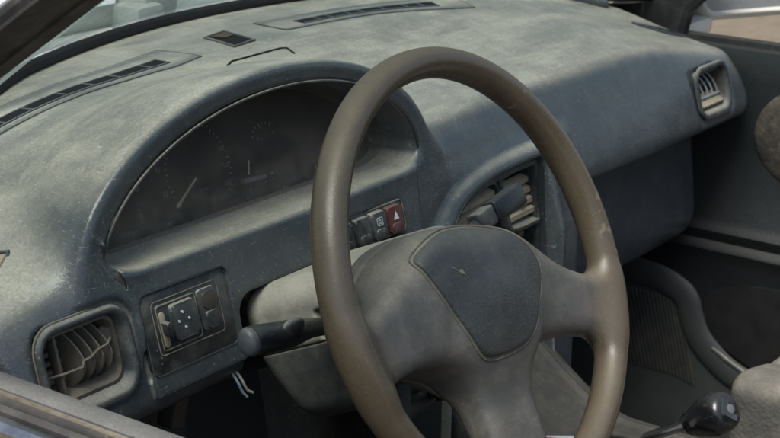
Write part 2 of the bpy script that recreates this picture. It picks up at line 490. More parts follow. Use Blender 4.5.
# ------------------------------------------------------------------ instruments
GN = np.array([0, 1, -.35])
def gp(x, z, lift=0.0):       # a point of the instrument face
    return Vector((x, .245+(z-.016)*.35-lift, z+lift*.35))
M['gauge'] = dusty('gauge_face', (.012, .013, .014), dust=(.20, .18, .14), top=.0, film=.10, rough=.55, grain=300, bump=.0, speck=.15)
M['ink'] = plain('gauge_print', (.20, .20, .185), .7); M['red'] = plain('gauge_red', (.38, .045, .03), .6)
M['needle'] = plain('gauge_needle', (.42, .39, .27), .6)
def dome(n, grow, z0=.012):
    out = []
    for i in range(n+1):
        t = math.pi*i/n
        out.append((-.012+(.2+grow)*math.cos(t), z0+(.108+grow)*math.sin(t)))
    return out
bm = bmesh.new()
bm.faces.new([bm.verts.new(gp(x, z)) for x, z in dome(48, .004)])
face = from_bm('gauge_panel', bm, M['gauge'], DASH)
def g_bar(bm, x0, z0, x1, z1, w, lift=.0012):
    p, q = gp(x0, z0, lift), gp(x1, z1, lift); d = (q-p); s = d.cross(Vector((0, -1, .35))).normalized()*w/2
    bm.faces.new([bm.verts.new(v) for v in (p-s, q-s*.7, q+s*.7, p+s)])
for x0, z0, x1, z1, w in ((-.1773, .0281, -.1531, .0414, .0028), (-.0908, .0303, -.0602, .0478, .0030), (.0031, .0372, .0079, .0485, .0022)):
    bm = bmesh.new(); g_bar(bm, x0, z0, x1, z1, w, .004); from_bm('needle', bm, M['needle'], face)
bm = bmesh.new()
add_tube(bm, [gp(-.0081, .0334, .005), gp(.0218, .032, .005)], .0024, 8); from_bm('loose_pin', bm, plain('pin_grey', (.16, .17, .18), .5), face)
# dial ticks: (centre x, centre z, radius, first angle, last angle, count, red from)
for cx, cz, r, a0, a1, n, red in ((-.157, .050, .030, 215, -45, 27, 19), (-.052, .052, .040, 215, -35, 37, 99), (.040, .052, .024, 140, 40, 9, 7)):
    tk = bmesh.new(); tr_ = bmesh.new()
    for i in range(n):
        an = math.radians(a0+(a1-a0)*i/(n-1)); L = .004 if i % 3 == 0 else .0022
        g_bar(tr_ if i >= red else tk, cx+r*math.cos(an), cz+r*math.sin(an)*1.0, cx+(r-L)*math.cos(an), cz+(r-L)*math.sin(an), .0011)
    from_bm('dial_scale', tk, M['ink'], face)
    if red < n: from_bm('red_zone', tr_, M['red'], face)
    else: tr_.free()
def text_mesh(name, txt, size, mat, parent, origin, ux, uy, lift):
    cu = bpy.data.curves.new('t', 'FONT'); cu.body = txt; cu.size = size; cu.align_x = 'CENTER'; cu.align_y = 'CENTER'
    tmp = bpy.data.objects.new('t', cu); COL.objects.link(tmp); bpy.context.view_layer.update()
    me = bpy.data.meshes.new_from_object(tmp.evaluated_get(bpy.context.evaluated_depsgraph_get()))
    bpy.data.objects.remove(tmp); ux = Vector(ux).normalized(); uy = Vector(uy).normalized(); n = ux.cross(uy)
    O = Vector(org_of(parent)); origin = Vector(origin)
    for v in me.vertices: v.co = origin+ux*v.co.x+uy*v.co.y+n*lift-O
    me.materials.clear(); me.materials.append(mat)
    return new_obj(name, me, parent)
gux, guy = (1, 0, 0), (0, .35, 1)
for t, x, z, s in (('5', -.1255, .0535, .0075), ('6', -.1295, .0325, .0075), ('4', -.136, .071, .0075), ('40', -.0985, .0625, .0065), ('20', -.0975, .0425, .0065), ('60', -.088, .081, .0065),
                   ('140', -.020, .064, .0062), ('160', -.018, .050, .0062), ('180', -.022, .036, .0062), ('x1000rpm', -.150, .0225, .0062), ('km/h', -.052, .037, .0055), ('F', .052, .064, .006), ('E', .030, .064, .006)):
    text_mesh('numeral', t, s, M['ink'], face, gp(x, z), gux, guy, .0012)
# clear cover, coated in dust
m, nt, p, out = nodes('instrument_cover'); g = G(nt); co = g.n('ShaderNodeTexCoord').outputs['Object']
zz = g.n('ShaderNodeSeparateXYZ'); g.put(zz.inputs[0], co)
low = g.mapr(zz.outputs[2], .31, .38, .34, .0)
d = g.math('ADD', g.math('MULTIPLY', g.mapr(g.noise(co, 22, 6, .7, .5), .35, .7), .06), g.math('MULTIPLY', low, g.mapr(g.noise(co, 45, 5, .7), .35, .62)))
v = g.n('ShaderNodeTexVoronoi'); g.put(v.inputs['Vector'], co); v.inputs['Scale'].default_value = 170
sp = g.math('MULTIPLY', g.math('LESS_THAN', v.outputs['Distance'], .2), g.math('GREATER_THAN', g.math('ADD', g.noise(co, 40, 2), low), .80))
d = g.math('ADD', d, g.math('MULTIPLY', sp, .5), clamp=True)
d = g.math('ADD', d, .035)
p.inputs['Base Color'].default_value = (.25, .225, .18, 1); p.inputs['Roughness'].default_value = .9
tr = g.n('ShaderNodeBsdfTransparent'); tr.inputs[0].default_value = (.86, .86, .86, 1)
mx = g.n('ShaderNodeMixShader'); g.put(mx.inputs[0], d); nt.links.new(tr.outputs[0], mx.inputs[1]); nt.links.new(p.outputs[0], mx.inputs[2])
gl = g.n('ShaderNodeBsdfGlossy'); gl.inputs['Roughness'].default_value = .12
fr = g.n('ShaderNodeFresnel'); fr.inputs[0].default_value = 1.35
m2 = g.n('ShaderNodeMixShader'); g.put(m2.inputs[0], g.math('MULTIPLY', fr.outputs[0], .05)); nt.links.new(mx.outputs[0], m2.inputs[1]); nt.links.new(gl.outputs[0], m2.inputs[2])
nt.links.new(m2.outputs[0], out.inputs[0]); M['cover'] = m
bm = bmesh.new()
bm.faces.new([bm.verts.new((x, .236, z)) for x, z in dome(48, .008, .010)])
from_bm('instrument_cover', bm, M['cover'], DASH)
bm = bmesh.new()               # bead round the instrument opening
bd = [(-.012+.2095*math.cos(t), .2012+.004*math.sin(t)*0, .016+.1105*math.sin(t)) for t in np.linspace(math.pi*.985, math.pi*.015, 60)]
add_tube(bm, bd, .0012, 8); from_bm('hood_bead', bm, M['black'], DASH)

# ------------------------------------------------------------------ left switch panel
PY = FY-.0045
def plate(name, cx, cz, hu, hv, r, y0, y1, mat, parent, shear=0.0, bev=.0012):
    bm = bmesh.new()
    lp = [(cx+u+v*shear, y0, cz+v) for u, v in rrect(hu, hv, r)]
    add_prism(bm, lp, (0, y1-y0, 0))
    if bev:
        fe = [e for e in bm.edges if all(abs(v.co.y-y1) < 1e-6 for v in e.verts)]
        bmesh.ops.bevel(bm, geom=fe, offset=bev, segments=2, profile=.5, affect='EDGES')
    return from_bm(name, bm, mat, parent)
def line_frame(name, cx, cz, hu, hv, r, y, w, h, mat, parent, shear=0.0):
    bm = bmesh.new()
    L = lambda g_, yy: [(cx+u+v*shear, yy, cz+v) for u, v in rrect(hu+g_, hv+g_, max(r+g_, .001))]
    ring_frame(bm, [L(w/2, y), L(w/4, y-h), L(-w/4, y-h), L(-w/2, y)])
    return from_bm(name, bm, mat, parent)
M['groove'] = plain('groove_grey', (.060, .060, .054), .9)
M['bead'] = plain('dusty_edge', (.19, .165, .12), .9, var=.4, vs=60)
LEANFIX = True
sp = plate('switch_panel', -.149, -.036, .0490, .0305, .006, PY+.004, PY-.0008, M['black'], DASH)
line_frame('panel_edge', -.149, -.036, .0492, .0307, .006, PY-.0004, .0010, .0007, M['groove'], sp)
line_frame('inner_edge', -.1495, -.0325, .0375, .0205, .004, PY-.0006, .0011, .0009, M['bead'], sp)
plate('control_base', -.1615, -.0325, .0225, .0175, .003, PY, PY-.0020, M['black'], sp)
line_frame('control_edge', -.1615, -.0325, .0220, .0170, .003, PY-.0018, .0010, .0008, M['bead'], sp)
kn = plate('mirror_control', -.1570, -.0310, .0140, .0138, .004, PY, PY-.0058, M['trim'], sp, 0, .0020)
M['mark'] = plain('mark_white', (.5, .52, .54), .6)
for x, z in ((-.1593, -.0243), (-.1535, -.0307), (-.1649, -.0305), (-.1589, -.0362)):
    bm = bmesh.new(); bmesh.ops.create_cone(bm, cap_ends=True, segments=10, radius1=.0011, radius2=.0011, depth=.0012, matrix=Matrix.Translation((x, PY-.0060, z)) @ Matrix.Rotation(math.pi/2, 4, 'X'))
    from_bm('arrow_mark', bm, M['mark'], kn)
sl = plate('slider_slot', -.1790, -.0340, .0030, .0138, .0028, PY, PY-.0029, M['tan'], sp, 0, .0005)
plate('slider', -.1785, -.0325, .0028, .0055, .002, PY-.002, PY-.0095, M['black'], sl, 0, .0012)
plate('button_frame', -.1270, -.0312, .0108, .0162, .004, PY, PY-.0032, M['trim'], sp, 0, .001)
for z, mt in ((-.0238, plain('brown_button', (.055, .045, .036), .5)), (-.0392, M['black'])):
    plate('push_button', -.1262, z, .0072, .0066, .0032, PY-.002, PY-.0055, mt, sp, 0, .0012)
row = plate('switch_row', .100, -.0205, .0510, .0148, .006, PY+.004, PY-.0006, M['black'], DASH)
line_frame('row_edge', .100, -.0205, .0505, .0143, .006, PY-.0004, .0012, .0009, M['bead'], row)
M['redplastic'] = dusty('faded_red_plastic', (.085, .022, .020), dust=(.24, .19, .16), top=.5, film=.35, rough=.5, bump=.05)
M['pale'] = plain('mark_pale', (.75, .74, .70), .6); M['markgrey'] = plain('mark_grey', (.42, .45, .46), .6)
for x, mt in ((.0560, M['black']), (.0818, M['black']), (.1060, M['trim']), (.1308, M['redplastic'])):
    k = plate('rocker_switch', x, -.0200, .0104, .0118, .0025, PY, PY-.0065, mt, row, 0, .002)
    plate('rocker_dimple', x, -.0268, .0075, .0036, .0025, PY-.006, PY-.0074, mt, k, 0, .0007)
    if mt is M['redplastic']:
        bm = bmesh.new(); bm.faces.new([bm.verts.new((x+u, PY-.0069, -.0165+v)) for u, v in ((-.0042, -.0035), (.0042, -.0035), (0, .0045))]); from_bm('hazard_triangle', bm, M['pale'], k)
    elif mt is M['trim']:
        line_frame('demister_symbol', x, -.0165, .0040, .0034, .001, PY-.0064, .0009, .0005, M['markgrey'], k)
        bm = bmesh.new()
        for dx in (-.0016, 0, .0016): add_tube(bm, [(x+dx+.0006*math.sin(t*1.6), PY-.0068, -.0187+t*.0011) for t in range(5)], .00028, 5)
        from_bm('demister_wave', bm, M['markgrey'], k)

# ------------------------------------------------------------------ air vents at the ends
def vane(bm, x, z0, z1, y0, y1, th, twist, n=14):
    """upright D-shaped blade whose free edge bows out towards the driver"""
    L = []
    for i in range(n+1):
        t = i/n; z = z0+(z1-z0)*t; y = y0+(y1-y0)*math.sin(math.pi*t)**.8
        L.append((y, z))
    Fr = []
    for s in (-1, 1):
        back = [bm.verts.new((x+s*th/2, y0, z)) for y, z in L]
        fr = [bm.verts.new((x+s*th/2*.6+twist*(y0-y), y, z)) for y, z in L]
        for i in range(n): bm.faces.new((back[i], back[i+1], fr[i+1], fr[i]) if s > 0 else (back[i], fr[i], fr[i+1], back[i+1]))
        Fr.append(fr)
    for i in range(n): bm.faces.new((Fr[0][i], Fr[1][i], Fr[1][i+1], Fr[0][i+1]))
def end_vent(v, tag_, xs_, twist, rows, y_in, bulge):
    cx, cz, hx, hz = v
    bm = bmesh.new()
    L = lambda g_, y: [(cx+u, y, cz+w) for u, w in rrect(hx+g_, hz+g_, .014+g_)]
    p_ = .0045 if cx < 0 else .0012
    ring_frame(bm, [L(.0075, FY+.002), L(.0062, FY-p_*.7), L(.0035, FY-p_), L(.0005, FY-p_*.6), L(-.0015, FY+.004), L(-.003, FY+.03), L(-.005, FY+.062)])
    f = from_bm('air_vent', bm, M['trim'], DASH, sharp=60)
    f['label'] = tag_
    bm = bmesh.new()
    L2 = lambda g_, y: [(cx+u, y, cz+w) for u, w in rrect(hx-.0015+g_, hz-.0015+g_, .011)]
    ring_frame(bm, [L2(-.001, FY+.006), L2(-.0035, FY+.005), L2(-.005, FY+.009), L2(-.006, FY+.040)])
    l = [bm.verts.new(q) for q in L2(-.006, FY+.040)]; bm.faces.new(l)
    from_bm('vent_duct', bm, M['vent'], f, sharp=60)
    for i in range(rows):
        bm = bmesh.new(); z = cz-hz+.012+(2*hz-.024)*i/(rows-1)
        add_box(bm, (cx, FY+.029, z), (2*hx-.016, .018, .0034), .0012, Matrix.Rotation(math.radians(-14), 3, 'X'))
        from_bm('slat', bm, M['vent'], f)
    for x in xs_:
        bm = bmesh.new(); vane(bm, cx+x, cz-hz+.004, cz+hz-.004, FY+.024, y_in-bulge, .0026, twist)
        from_bm('vane', bm, M['vent'], f)
    return f
fl = end_vent(VENT_L, 'dust-filled vent with bowed upright vanes', (-.0075, .0022, .0115, .0205), .15, 6, FY+.006, .007)
bm = bmesh.new()
lp = [(VENT_L[0]+x, FY+y, VENT_L[1]+z) for x, y, z in ((-.035, .010, -.005), (-.022, .002, -.003), (-.0075, -.002, -.0015), (-.0045, -.001, .002), (.0022, -.002, .0030), (.0115, -.001, .006), (.0205, -.002, .0075), (.030, .004, .0085))]
add_tube(bm, lp, .0010, 6); from_bm('link_rod', bm, M['vent'], fl)
bm = bmesh.new(); bmesh.ops.create_cone(bm, cap_ends=True, segments=24, radius1=.0060, radius2=.0060, depth=.004, matrix=Matrix.Translation((VENT_L[0]+.030, FY+.010, VENT_L[1]+.009)) @ Matrix.Rotation(math.pi/2, 4, 'X'))
from_bm('thumb_wheel', bm, M['vent'], fl)
bm = bmesh.new(); add_box(bm, (VENT_L[0]-.0215, FY+.011, VENT_L[1]), (.0030, .010, .050), .001); from_bm('vane', bm, M['vent'], fl)
line_frame('vent_edge', VENT_L[0], VENT_L[1], VENT_L[2]+.0078, VENT_L[3]+.0078, .021, FY, .0014, .0008, M['bead'], fl)
# right-hand vent: its drum has swung down
M['vent_keep'] = M['vent']; M['vent'] = dusty('dark_vent_plastic', (.035, .036, .035), dust=(.30, .26, .2), top=.6, film=.2, rough=.5, speck=.1, bump=.1)
fr_ = end_vent(VENT_R, 'open vent with its slatted drum swung down', (), 0, 3, FY+.01, .01)
M['vent'] = M['vent_keep']
cx, cz, hx, hz = VENT_R
drum = []
for i in range(6):
    bm = bmesh.new(); x = cx-hx+.012+i*.0135
    pts = [(x, FY+.010+.020*math.cos(t)*0-.001+.030*(1-math.sin(t)), cz-.006+.026*math.cos(t)) for t in np.linspace(.25, 1.75, 10)]
    add_tube(bm, pts, .0013, 6); from_bm('vane', bm, plain('vent_grey', (.26, .27, .27), .6), fr_)
for t in (.35, 1.7):
    bm = bmesh.new(); y = FY+.009+.030*(1-math.sin(t)); z = cz-.006+.026*math.cos(t)
    add_tube(bm, [(cx-hx+.009, y, z), (cx+hx-.009, y, z)], .0019, 6); from_bm('drum_bar', bm, plain('vent_grey', (.28, .29, .29), .6), fr_)
bm = bmesh.new()
add_box(bm, (cx, FY+.012, cz-hz+.012), (2*hx-.02, .02, .003), .001, Matrix.Rotation(.5, 3, 'X')); from_bm('drum_lip', bm, M['tan'], fr_)

# ------------------------------------------------------------------ centre panel with two vents and the empty radio slot
def bez_loop(g_, y, n=26, zbot=-.28):
    pts = []
    for i in range(n+1):
        t = math.pi/2*i/n
        u = abs(math.cos(t))**(2/3.5); w = math.sin(t)**(2/3.5)
        pts.append((.410-(.200+g_)*u, y, -.13+(.110+g_)*w))
    return [(.410-.200-g_, y, zbot)]+pts+[(.412+g_, y, -.13+.110+g_), (.412+g_, y, zbot)]
bm = bmesh.new(); bm.faces.new([bm.verts.new(p) for p in bez_loop(.002, .2495)])
M['panel'] = dusty('centre_panel_plastic', (.022, .025, .026), top=.5, film=.16, rough=.4, speck=.2, bump=.15)
cp = from_bm('centre_panel', bm, M['black'], DASH)
bm = bmesh.new()
ring_frame(bm, [bez_loop(.010, FY+.001), bez_loop(.008, FY-.0055), bez_loop(.004, FY-.0070), bez_loop(.000, FY-.003), bez_loop(-.002, .2495)])
from_bm('panel_rim', bm, M['pad'], cp, sharp=60)
bm = bmesh.new()
ring_frame(bm, [bez_loop(-.0035, .2495), bez_loop(-.004, FY+.004), bez_loop(-.0085, FY+.004), bez_loop(-.009, .2495)])
from_bm('inner_rim', bm, M['panel'], cp, sharp=60)
def slat_vent(loop, slats, lab):
    bm = bmesh.new(); c = np.mean(loop, 0)
    def L(g_, y):
        q = smooth_loop(loop, 5); out_ = []
        for i, p in enumerate(q):
            t = q[(i+1) % len(q)]-q[i-1]; n_ = np.array([-t[1], t[0]])/np.linalg.norm(t)
            if n_@(p-c) < 0: n_ = -n_
            out_.append((p[0]+n_[0]*g_, y, p[1]+n_[1]*g_))
        return out_
    R_ = ring_frame(bm, [L(.006, .2493), L(.0052, .2130), L(.0035, .2115), L(.0008, .2115), L(-.0005, .2150), L(-.0015, .2450)])
    bm.faces.new(R_[-1])
    v = from_bm('centre_vent', bm, M['panel'], cp, sharp=50); v['label'] = lab
    for x0, x1, z0, z1 in slats:
        bm = bmesh.new()
        P = [(x0, .2150, z0-.0026), (x1, .2150, z1-.0026), (x1, .2138, z1+.0026), (x0, .2138, z0+.0026)]
        add_prism(bm, P, (0, .0090, .0022)); from_bm('slat', bm, M['tan'], v)
    return v
slat_vent([(.243, -.084), (.250, -.064), (.268, -.048), (.302, -.0395), (.332, -.0375), (.338, -.0440), (.338, -.0600), (.320, -.0720), (.270, -.088)],
          [(.272, .336, -.0515, -.0470), (.256, .336, -.0640, -.0570), (.249, .334, -.0755, -.0670)], 'left slatted vent')
vr = slat_vent([(.352, -.042), (.357, -.0365), (.400, -.0345), (.4055, -.040), (.4055, -.083), (.398, -.088), (.358, -.087), (.352, -.080)],
          [(.3535, .404, -.0480, -.0468), (.3535, .404, -.0585, -.0573), (.3535, .404, -.0690, -.0678), (.3535, .404, -.0795, -.0783)], 'right slatted vent')
bm = bmesh.new(); add_box(bm, (.379, .2120, -.0625), (.006, .008, .009), .0018); from_bm('vent_tab', bm, M['black'], vr)
bm = bmesh.new(); add_box(bm, (.305, .2440, -.150), (.180, .010, .062), .001); from_bm('radio_slot_shade', bm, plain('radio_shade_black', (.006, .006, .007), .8), cp)  # solid black box, the empty slot's darkness put into its colour
bm = bmesh.new(); add_box(bm, (.372, .2400, -.1015), (.064, .014, .024), .002); hp = from_bm('heater_panel', bm, M['panel'], cp)
for x, z in ((.350, -.0965), (.366, -.0960), (.382, -.0955), (.352, -.1065), (.372, -.1060), (.392, -.1058)):
    bm = bmesh.new(); add_box(bm, (x, .2315, z), (.0125, .006, .0070), .0015); from_bm('heater_button', bm, M['vent'] if x in (.366, .392) else M['trim'], hp)
LEANFIX = False
# ------------------------------------------------------------------ things let into the top of the dashboard
def surf_z(x, y):
    x = np.atleast_1d(np.asarray(x, float)); y = np.atleast_1d(np.asarray(y, float))
    lo = np.full(x.shape, -.05); hi = np.full(x.shape, .25)
    for _ in range(26):
        m_ = (lo+hi)/2; ins = dash(x, y, m_) < 0
        lo = np.where(ins, m_, lo); hi = np.where(ins, hi, m_)
    return lo
def on_top(P, lift):
    P = np.array(P); return np.c_[P, surf_z(P[:, 0], P[:, 1])+lift]
M['slot'] = plain('slot_shade_seam_black', (.008, .008, .008), .9)  # flat black painted for the shade inside slots and holes; also the lid seam
def defroster(pts, lab):
    """a long grille that follows the dashboard top: pts = centre line (x, y)"""
    C_ = np.array(smooth_loop(pts, 14, closed=False)); n = len(C_)
    T = np.gradient(C_, axis=0); T /= np.linalg.norm(T, axis=1)[:, None]; S = np.stack([-T[:, 1], T[:, 0]], 1)
    def strip(offs, lifts, i0, i1, mat, name, parent):
        bm = bmesh.new(); rows_ = [[bm.verts.new(Vector(q)) for q in on_top(C_[i0:i1]+S[i0:i1]*o, l)] for o, l in zip(offs, lifts)]
        for r0, r1 in zip(rows_[:-1], rows_[1:]):
            for k in range(len(r0)-1): bm.faces.new((r0[k], r0[k+1], r1[k+1], r1[k]))
        return from_bm(name, bm, mat, parent)
    root = strip((-.0195, -.0185, -.012, -.005, .003, .01, .02, .0305, .032), (-.001, .0010, .0010, .0010, .0010, .0010, .0010, .0010, -.001), 0, n, M['pad'], 'defroster_grille', DASH); root['label'] = lab
    strip((-.0203, -.0193), (.0009, .0009), 0, n, M['groove'], 'grille_gap', root)
    strip((.0318, .0330), (.0009, .0009), 0, n, M['groove'], 'grille_gap', root)
    strip((-.0065, -.002, .002, .0065), (.0019, .0019, .0019, .0019), 4, n-4, M['slot'], 'slot', root)  # black strip laid on top, coloured as the slot's shaded depth
    for o_ in (-.0080, .0078):
        bm = bmesh.new(); add_tube(bm, on_top(C_[4:n-4]+S[4:n-4]*o_, .0014), .0011, 6); from_bm('slot_lip', bm, M['pad'], root)
    for k in (0, n-1):
        bm = bmesh.new(); add_tube(bm, on_top([C_[k]+S[k]*o_ for o_ in np.linspace(-.0198, .0324, 8)], .0006), .0007, 5); from_bm('grille_gap', bm, M['groove'], root)
    L_ = n-8
    for k in range(1, 8):
        i = 4+round(L_*k/8)
        bm = bmesh.new(); p0 = on_top([C_[i]-S[i]*.0075], .0013)[0]; p1 = on_top([C_[i]+S[i]*.0075], .0013)[0]
        add_tube(bm, [p0, p1], .0013, 6); from_bm('fin', bm, M['pad'], root)
defroster([(-.235, .400), (-.128, .409), (.0, .424), (.147, .456)], 'left windscreen slot')
defroster([(.312, .476), (.45, .462), (.600, .415)], 'right windscreen slot')
def lid(outline, lift, mat, name, parent=None, flat=False):
    bm = bmesh.new(); P = on_top(outline, lift); c = P.mean(0)
    a_ = [bm.verts.new(Vector(q)) for q in P]; b_ = [bm.verts.new(Vector(q-(0, 0, .004))) for q in P]
    ce = bm.verts.new(Vector(on_top([P[:, :2].mean(0)], lift)[0]))
    for i in range(len(a_)): bm.faces.new((ce, a_[i], a_[(i+1) % len(a_)]))
    for i in range(len(a_)): bm.faces.new((a_[i], a_[(i+1) % len(a_)], b_[(i+1) % len(a_)], b_[i]))
    return from_bm(name, bm, mat, parent or DASH)
# broken square hole behind the hood: flat black patch painted for its shade, brown foam
s_ = lid([(.221, .492), (.256, .499), (.243, .449), (.208, .443)], .0012, M['slot'], 'sensor_hole_shade')
bm = bmesh.new(); P = on_top([(.223, .489), (.252, .496), (.249, .478), (.229, .474)], .0022); bm.faces.new([bm.verts.new(Vector(q)) for q in P]); from_bm('torn_foam', bm, plain('brown_foam', (.10, .075, .045), .95), s_)
bm = bmesh.new(); P = on_top([(.219, .494), (.258, .501), (.245, .447), (.206, .441)], .0010); add_tube(bm, list(P)+[P[0]], .0016, 6); from_bm('hole_edge', bm, M['trim'], s_)
# shallow lid in front of it
bm = bmesh.new(); P = on_top([(.150, .402), (.165, .409), (.245, .412), (.252, .409), (.246, .394)], .0006); add_tube(bm, P, .0011, 6); from_bm('lid_seam', bm, M['slot'], DASH)
# side demister outlets
for sx, o in ((1, [(.865, .318), (.905, .300), (.925, .272), (.900, .284)]), (-1, [(-.292, .300), (-.260, .264), (-.2725, .2275), (-.298, .236)])):
    d_ = lid(o, .0016, M['tan'], 'side_demister')
    c = np.mean(o, 0)
    for k in range(4):
        t = (k+.7)/4.6; p0 = np.array(o[0])*(1-t)+np.array(o[1])*t; p1 = np.array(o[3])*(1-t)+np.array(o[2])*t
        bm = bmesh.new(); P = on_top([p0*.9+p1*.1, p0*.1+p1*.9], .0020); add_tube(bm, P, .0016, 6); from_bm('slot', bm, M['slot'], d_)  # black bars on the surface, painted as the shade in the outlet slots
    bm = bmesh.new(); o2 = [tuple(c+(np.array(q)-c)*1.1) for q in o]; P = on_top(o2, .0012); add_tube(bm, list(P)+[P[0]], .0022, 6); from_bm('outlet_rim', bm, M['pad'], d_)
# glove box lid and its latch
def under(x, z): return .262+.12*max(-z-.1, 0)
def gl_pt(x, z, o): return (x, under(x, z)-o, z)
bm = bmesh.new(); lp = [(.545, -.125), (.88, -.125), (.90, -.14), (.885, -.215), (.86, -.235), (.56, -.235), (.545, -.22)]
ring_frame(bm, [[gl_pt(x, z, -.002) for x, z in lp], [gl_pt(x, z, .004) for x, z in lp], [gl_pt(.72+(x-.72)*.985, -.18+(z+.18)*.96, .0055) for x, z in lp]])
bm.verts.ensure_lookup_table(); bm.faces.new(bm.verts[-len(lp):])
gb = from_bm('glovebox_lid', bm, M['dark'], DASH)
bm = bmesh.new(); add_prism(bm, [gl_pt(x, z, .0075) for x, z in ((.655, -.150), (.725, -.145), (.715, -.178), (.70, -.190), (.655, -.192))], (0, .004, 0)); from_bm('glovebox_latch', bm, M['black'], gb)
# ------------------------------------------------------------------ steering column, stalks
COLUMN = thing('steering_column', 'dusty pale column shroud and its two control stalks behind the steering wheel', 'steering column', (0, .12, -.06))
a = axis(-.080, .0019, .080); c = axis(-.215, .0022, -.035)
V, F, N = surface_nets(shroud_top, a, axis(-.014, .0019, .052), c)
mesh_np('upper_shroud', column_to_world(*V.T), F, M['shroud'], COLUMN, column_to_world(*N.T))
V, F, N = surface_nets(shroud_low, a, axis(-.08, .0019, -.008), c)
M['lowshroud'] = dusty('lower_column_plastic', (.040, .042, .042), dust=(.24, .22, .17), top=.6, film=.22, rough=.55, speck=.1, bump=.2)
mesh_np('lower_shroud', column_to_world(*V.T), F, M['lowshroud'], COLUMN, column_to_world(*N.T))
bm = bmesh.new(); add_tube(bm, [column_to_world(0, -.01, c_) for c_ in (-.30, -.05)], .020, 16); from_bm('shaft', bm, M['black'], COLUMN)
def stalk(path, radii, zsq, name, label, cap_i):
    P = np.array([column_to_world(*p) for p in path])
    d = P[-1]-P[0]; d /= np.linalg.norm(d)
    sm = np.array(smooth_loop(P, 6, closed=False)); rr = np.interp(np.linspace(0, len(radii)-1, len(sm)), range(len(radii)), radii)
    bm = bmesh.new(); k = int(len(sm)*cap_i)
    add_tube(bm, sm[:k+1], rr[:k+1], 20, squash=(WN, zsq))
    o = from_bm(name, bm, M['gloss'], COLUMN, sharp=50); o['label'] = label
    return o, sm[k:], rr[k:]
st, tip, rr = stalk([(-.045, .000, -.108), (-.075, .002, -.106), (-.105, .008, -.100), (-.140, .012, -.092), (-.178, .018, -.083), (-.190, .0200, -.081), (-.1945, .0207, -.080), (-.1965, .0210, -.0796)], [.0058, .0062, .0082, .0114, .0118, .0116, .0100, .0066], .85, 'stalk', 'left stalk with a blunt grey end cap', .74)
bm = bmesh.new(); add_tube(bm, tip, np.r_[rr[0]*.97, rr[1:]], 20, squash=(WN, .8))
from_bm('stalk_cap', bm, dusty('grey_cap', (.045, .052, .058), top=.25, film=.10, rough=.30, bump=.05, speck=.1), st, sharp=50)
bm = bmesh.new(); q = column_to_world(-.142, .0165, -.0815)
bmesh.ops.create_uvsphere(bm, u_segments=20, v_segments=12, radius=1, matrix=Matrix.Translation(Vector(q)) @ Matrix.Diagonal((.0135, .0045, .0075, 1)))
from_bm('stalk_switch', bm, M['black'], st)
bm = bmesh.new()
def cbox(bm, c, s, bev, yaw=0, rollx=0):
    rot = Matrix((Vector((1, 0, 0)), Vector(WU), Vector(WN))).transposed() @ Matrix.Rotation(yaw, 3, 'Z') @ Matrix.Rotation(rollx, 3, 'Y')
    add_box(bm, column_to_world(*c), s, bev, rot, 3)
# right stalk: flat bar with a blocky end
bm = bmesh.new()
add_tube(bm, [column_to_world(*p) for p in ((.05, .000, -.098), (.085, .014, -.094), (.132, .026, -.088))], [.008, .0085, .0105], 16, squash=(WN, .8))
s2 = from_bm('stalk', bm, M['gloss'], COLUMN); s2['label'] = 'right stalk with a square black end'
bm = bmesh.new(); cbox(bm, (.184, .0385, -.087), (.052, .021, .017), .0032, .14); e2 = from_bm('stalk_cap', bm, M['gloss'], s2)
bm = bmesh.new(); cbox(bm, (.1440, .0330, -.0875), (.027, .0185, .0155), .0028, .14); from_bm('stalk_collar', bm, M['black'], s2)
# ignition lock seen under the left spoke
bm = bmesh.new(); add_tube(bm, [column_to_world(-.012, -.075, -.075), column_to_world(.030, -.087, -.063), column_to_world(.047, -.0915, -.058)], [.0135, .0135, .0125], 18)
ig = from_bm('ignition_lock', bm, M['gloss'], COLUMN, sharp=50)
bm = bmesh.new(); add_tube(bm, [column_to_world(.047, -.0915, -.058), column_to_world(.0495, -.092, -.057)], .005, 12); from_bm('red_plug', bm, M['red'], ig)
bm = bmesh.new(); add_box(bm, column_to_world(-.045, -.085, -.075), (.05, .006, .012), .001, Matrix.Rotation(.4, 3, 'X')); add_box(bm, column_to_world(-.07, -.09, -.07), (.006, .01, .10), .001)
from_bm('lock_bracket', bm, M['dark'], COLUMN)

# ------------------------------------------------------------------ loose wires under the switch panel
M['wire'] = plain('wire_white', (.50, .48, .42), .6); M['wire2'] = plain('wire_blue', (.35, .42, .50), .6)
for k, (mt, lab, off) in enumerate(((M['wire'], 'cream wire hanging under the dashboard by the left stalk, nearer the column', .0048), (M['wire2'], 'pale blue-grey wire hanging beside the cream wire under the dashboard', 0.0))):
    bm = bmesh.new()
    add_tube(bm, smooth_loop([(-.094+off-.007, .200, -.070), (-.105+off, .180, -.090), (-.1055+off*1.1, .170, -.099), (-.101+off*1.2, .168, -.110), (-.096+off*1.5, .167, -.1165+off*.3)], 6, False), .0012, 8)
    o = from_bm('wire', bm, mt, None, org=(-.094, .2, -.07)); tag(o, lab, 'wire')
# lower knee panel with the bonnet release
bm = bmesh.new()
add_box(bm, (-.19, .285, -.215), (.28, .020, .24), .006, Matrix.Rotation(-.10, 3, 'X'))
kp = from_bm('knee_panel', bm, M['dark'], DASH)
bm = bmesh.new(); add_box(bm, (-.098, .250, -.150), (.018, .020, .032), .004, Matrix.Rotation(.3, 3, 'Y')); from_bm('bonnet_release', bm, M['vent'], kp)
bm = bmesh.new(); add_box(bm, (-.06, .37, -.24), (.42, .02, .34), .005, Matrix.Rotation(-.2, 3, 'X')); from_bm('under_panel', bm, M['dark'], DASH)

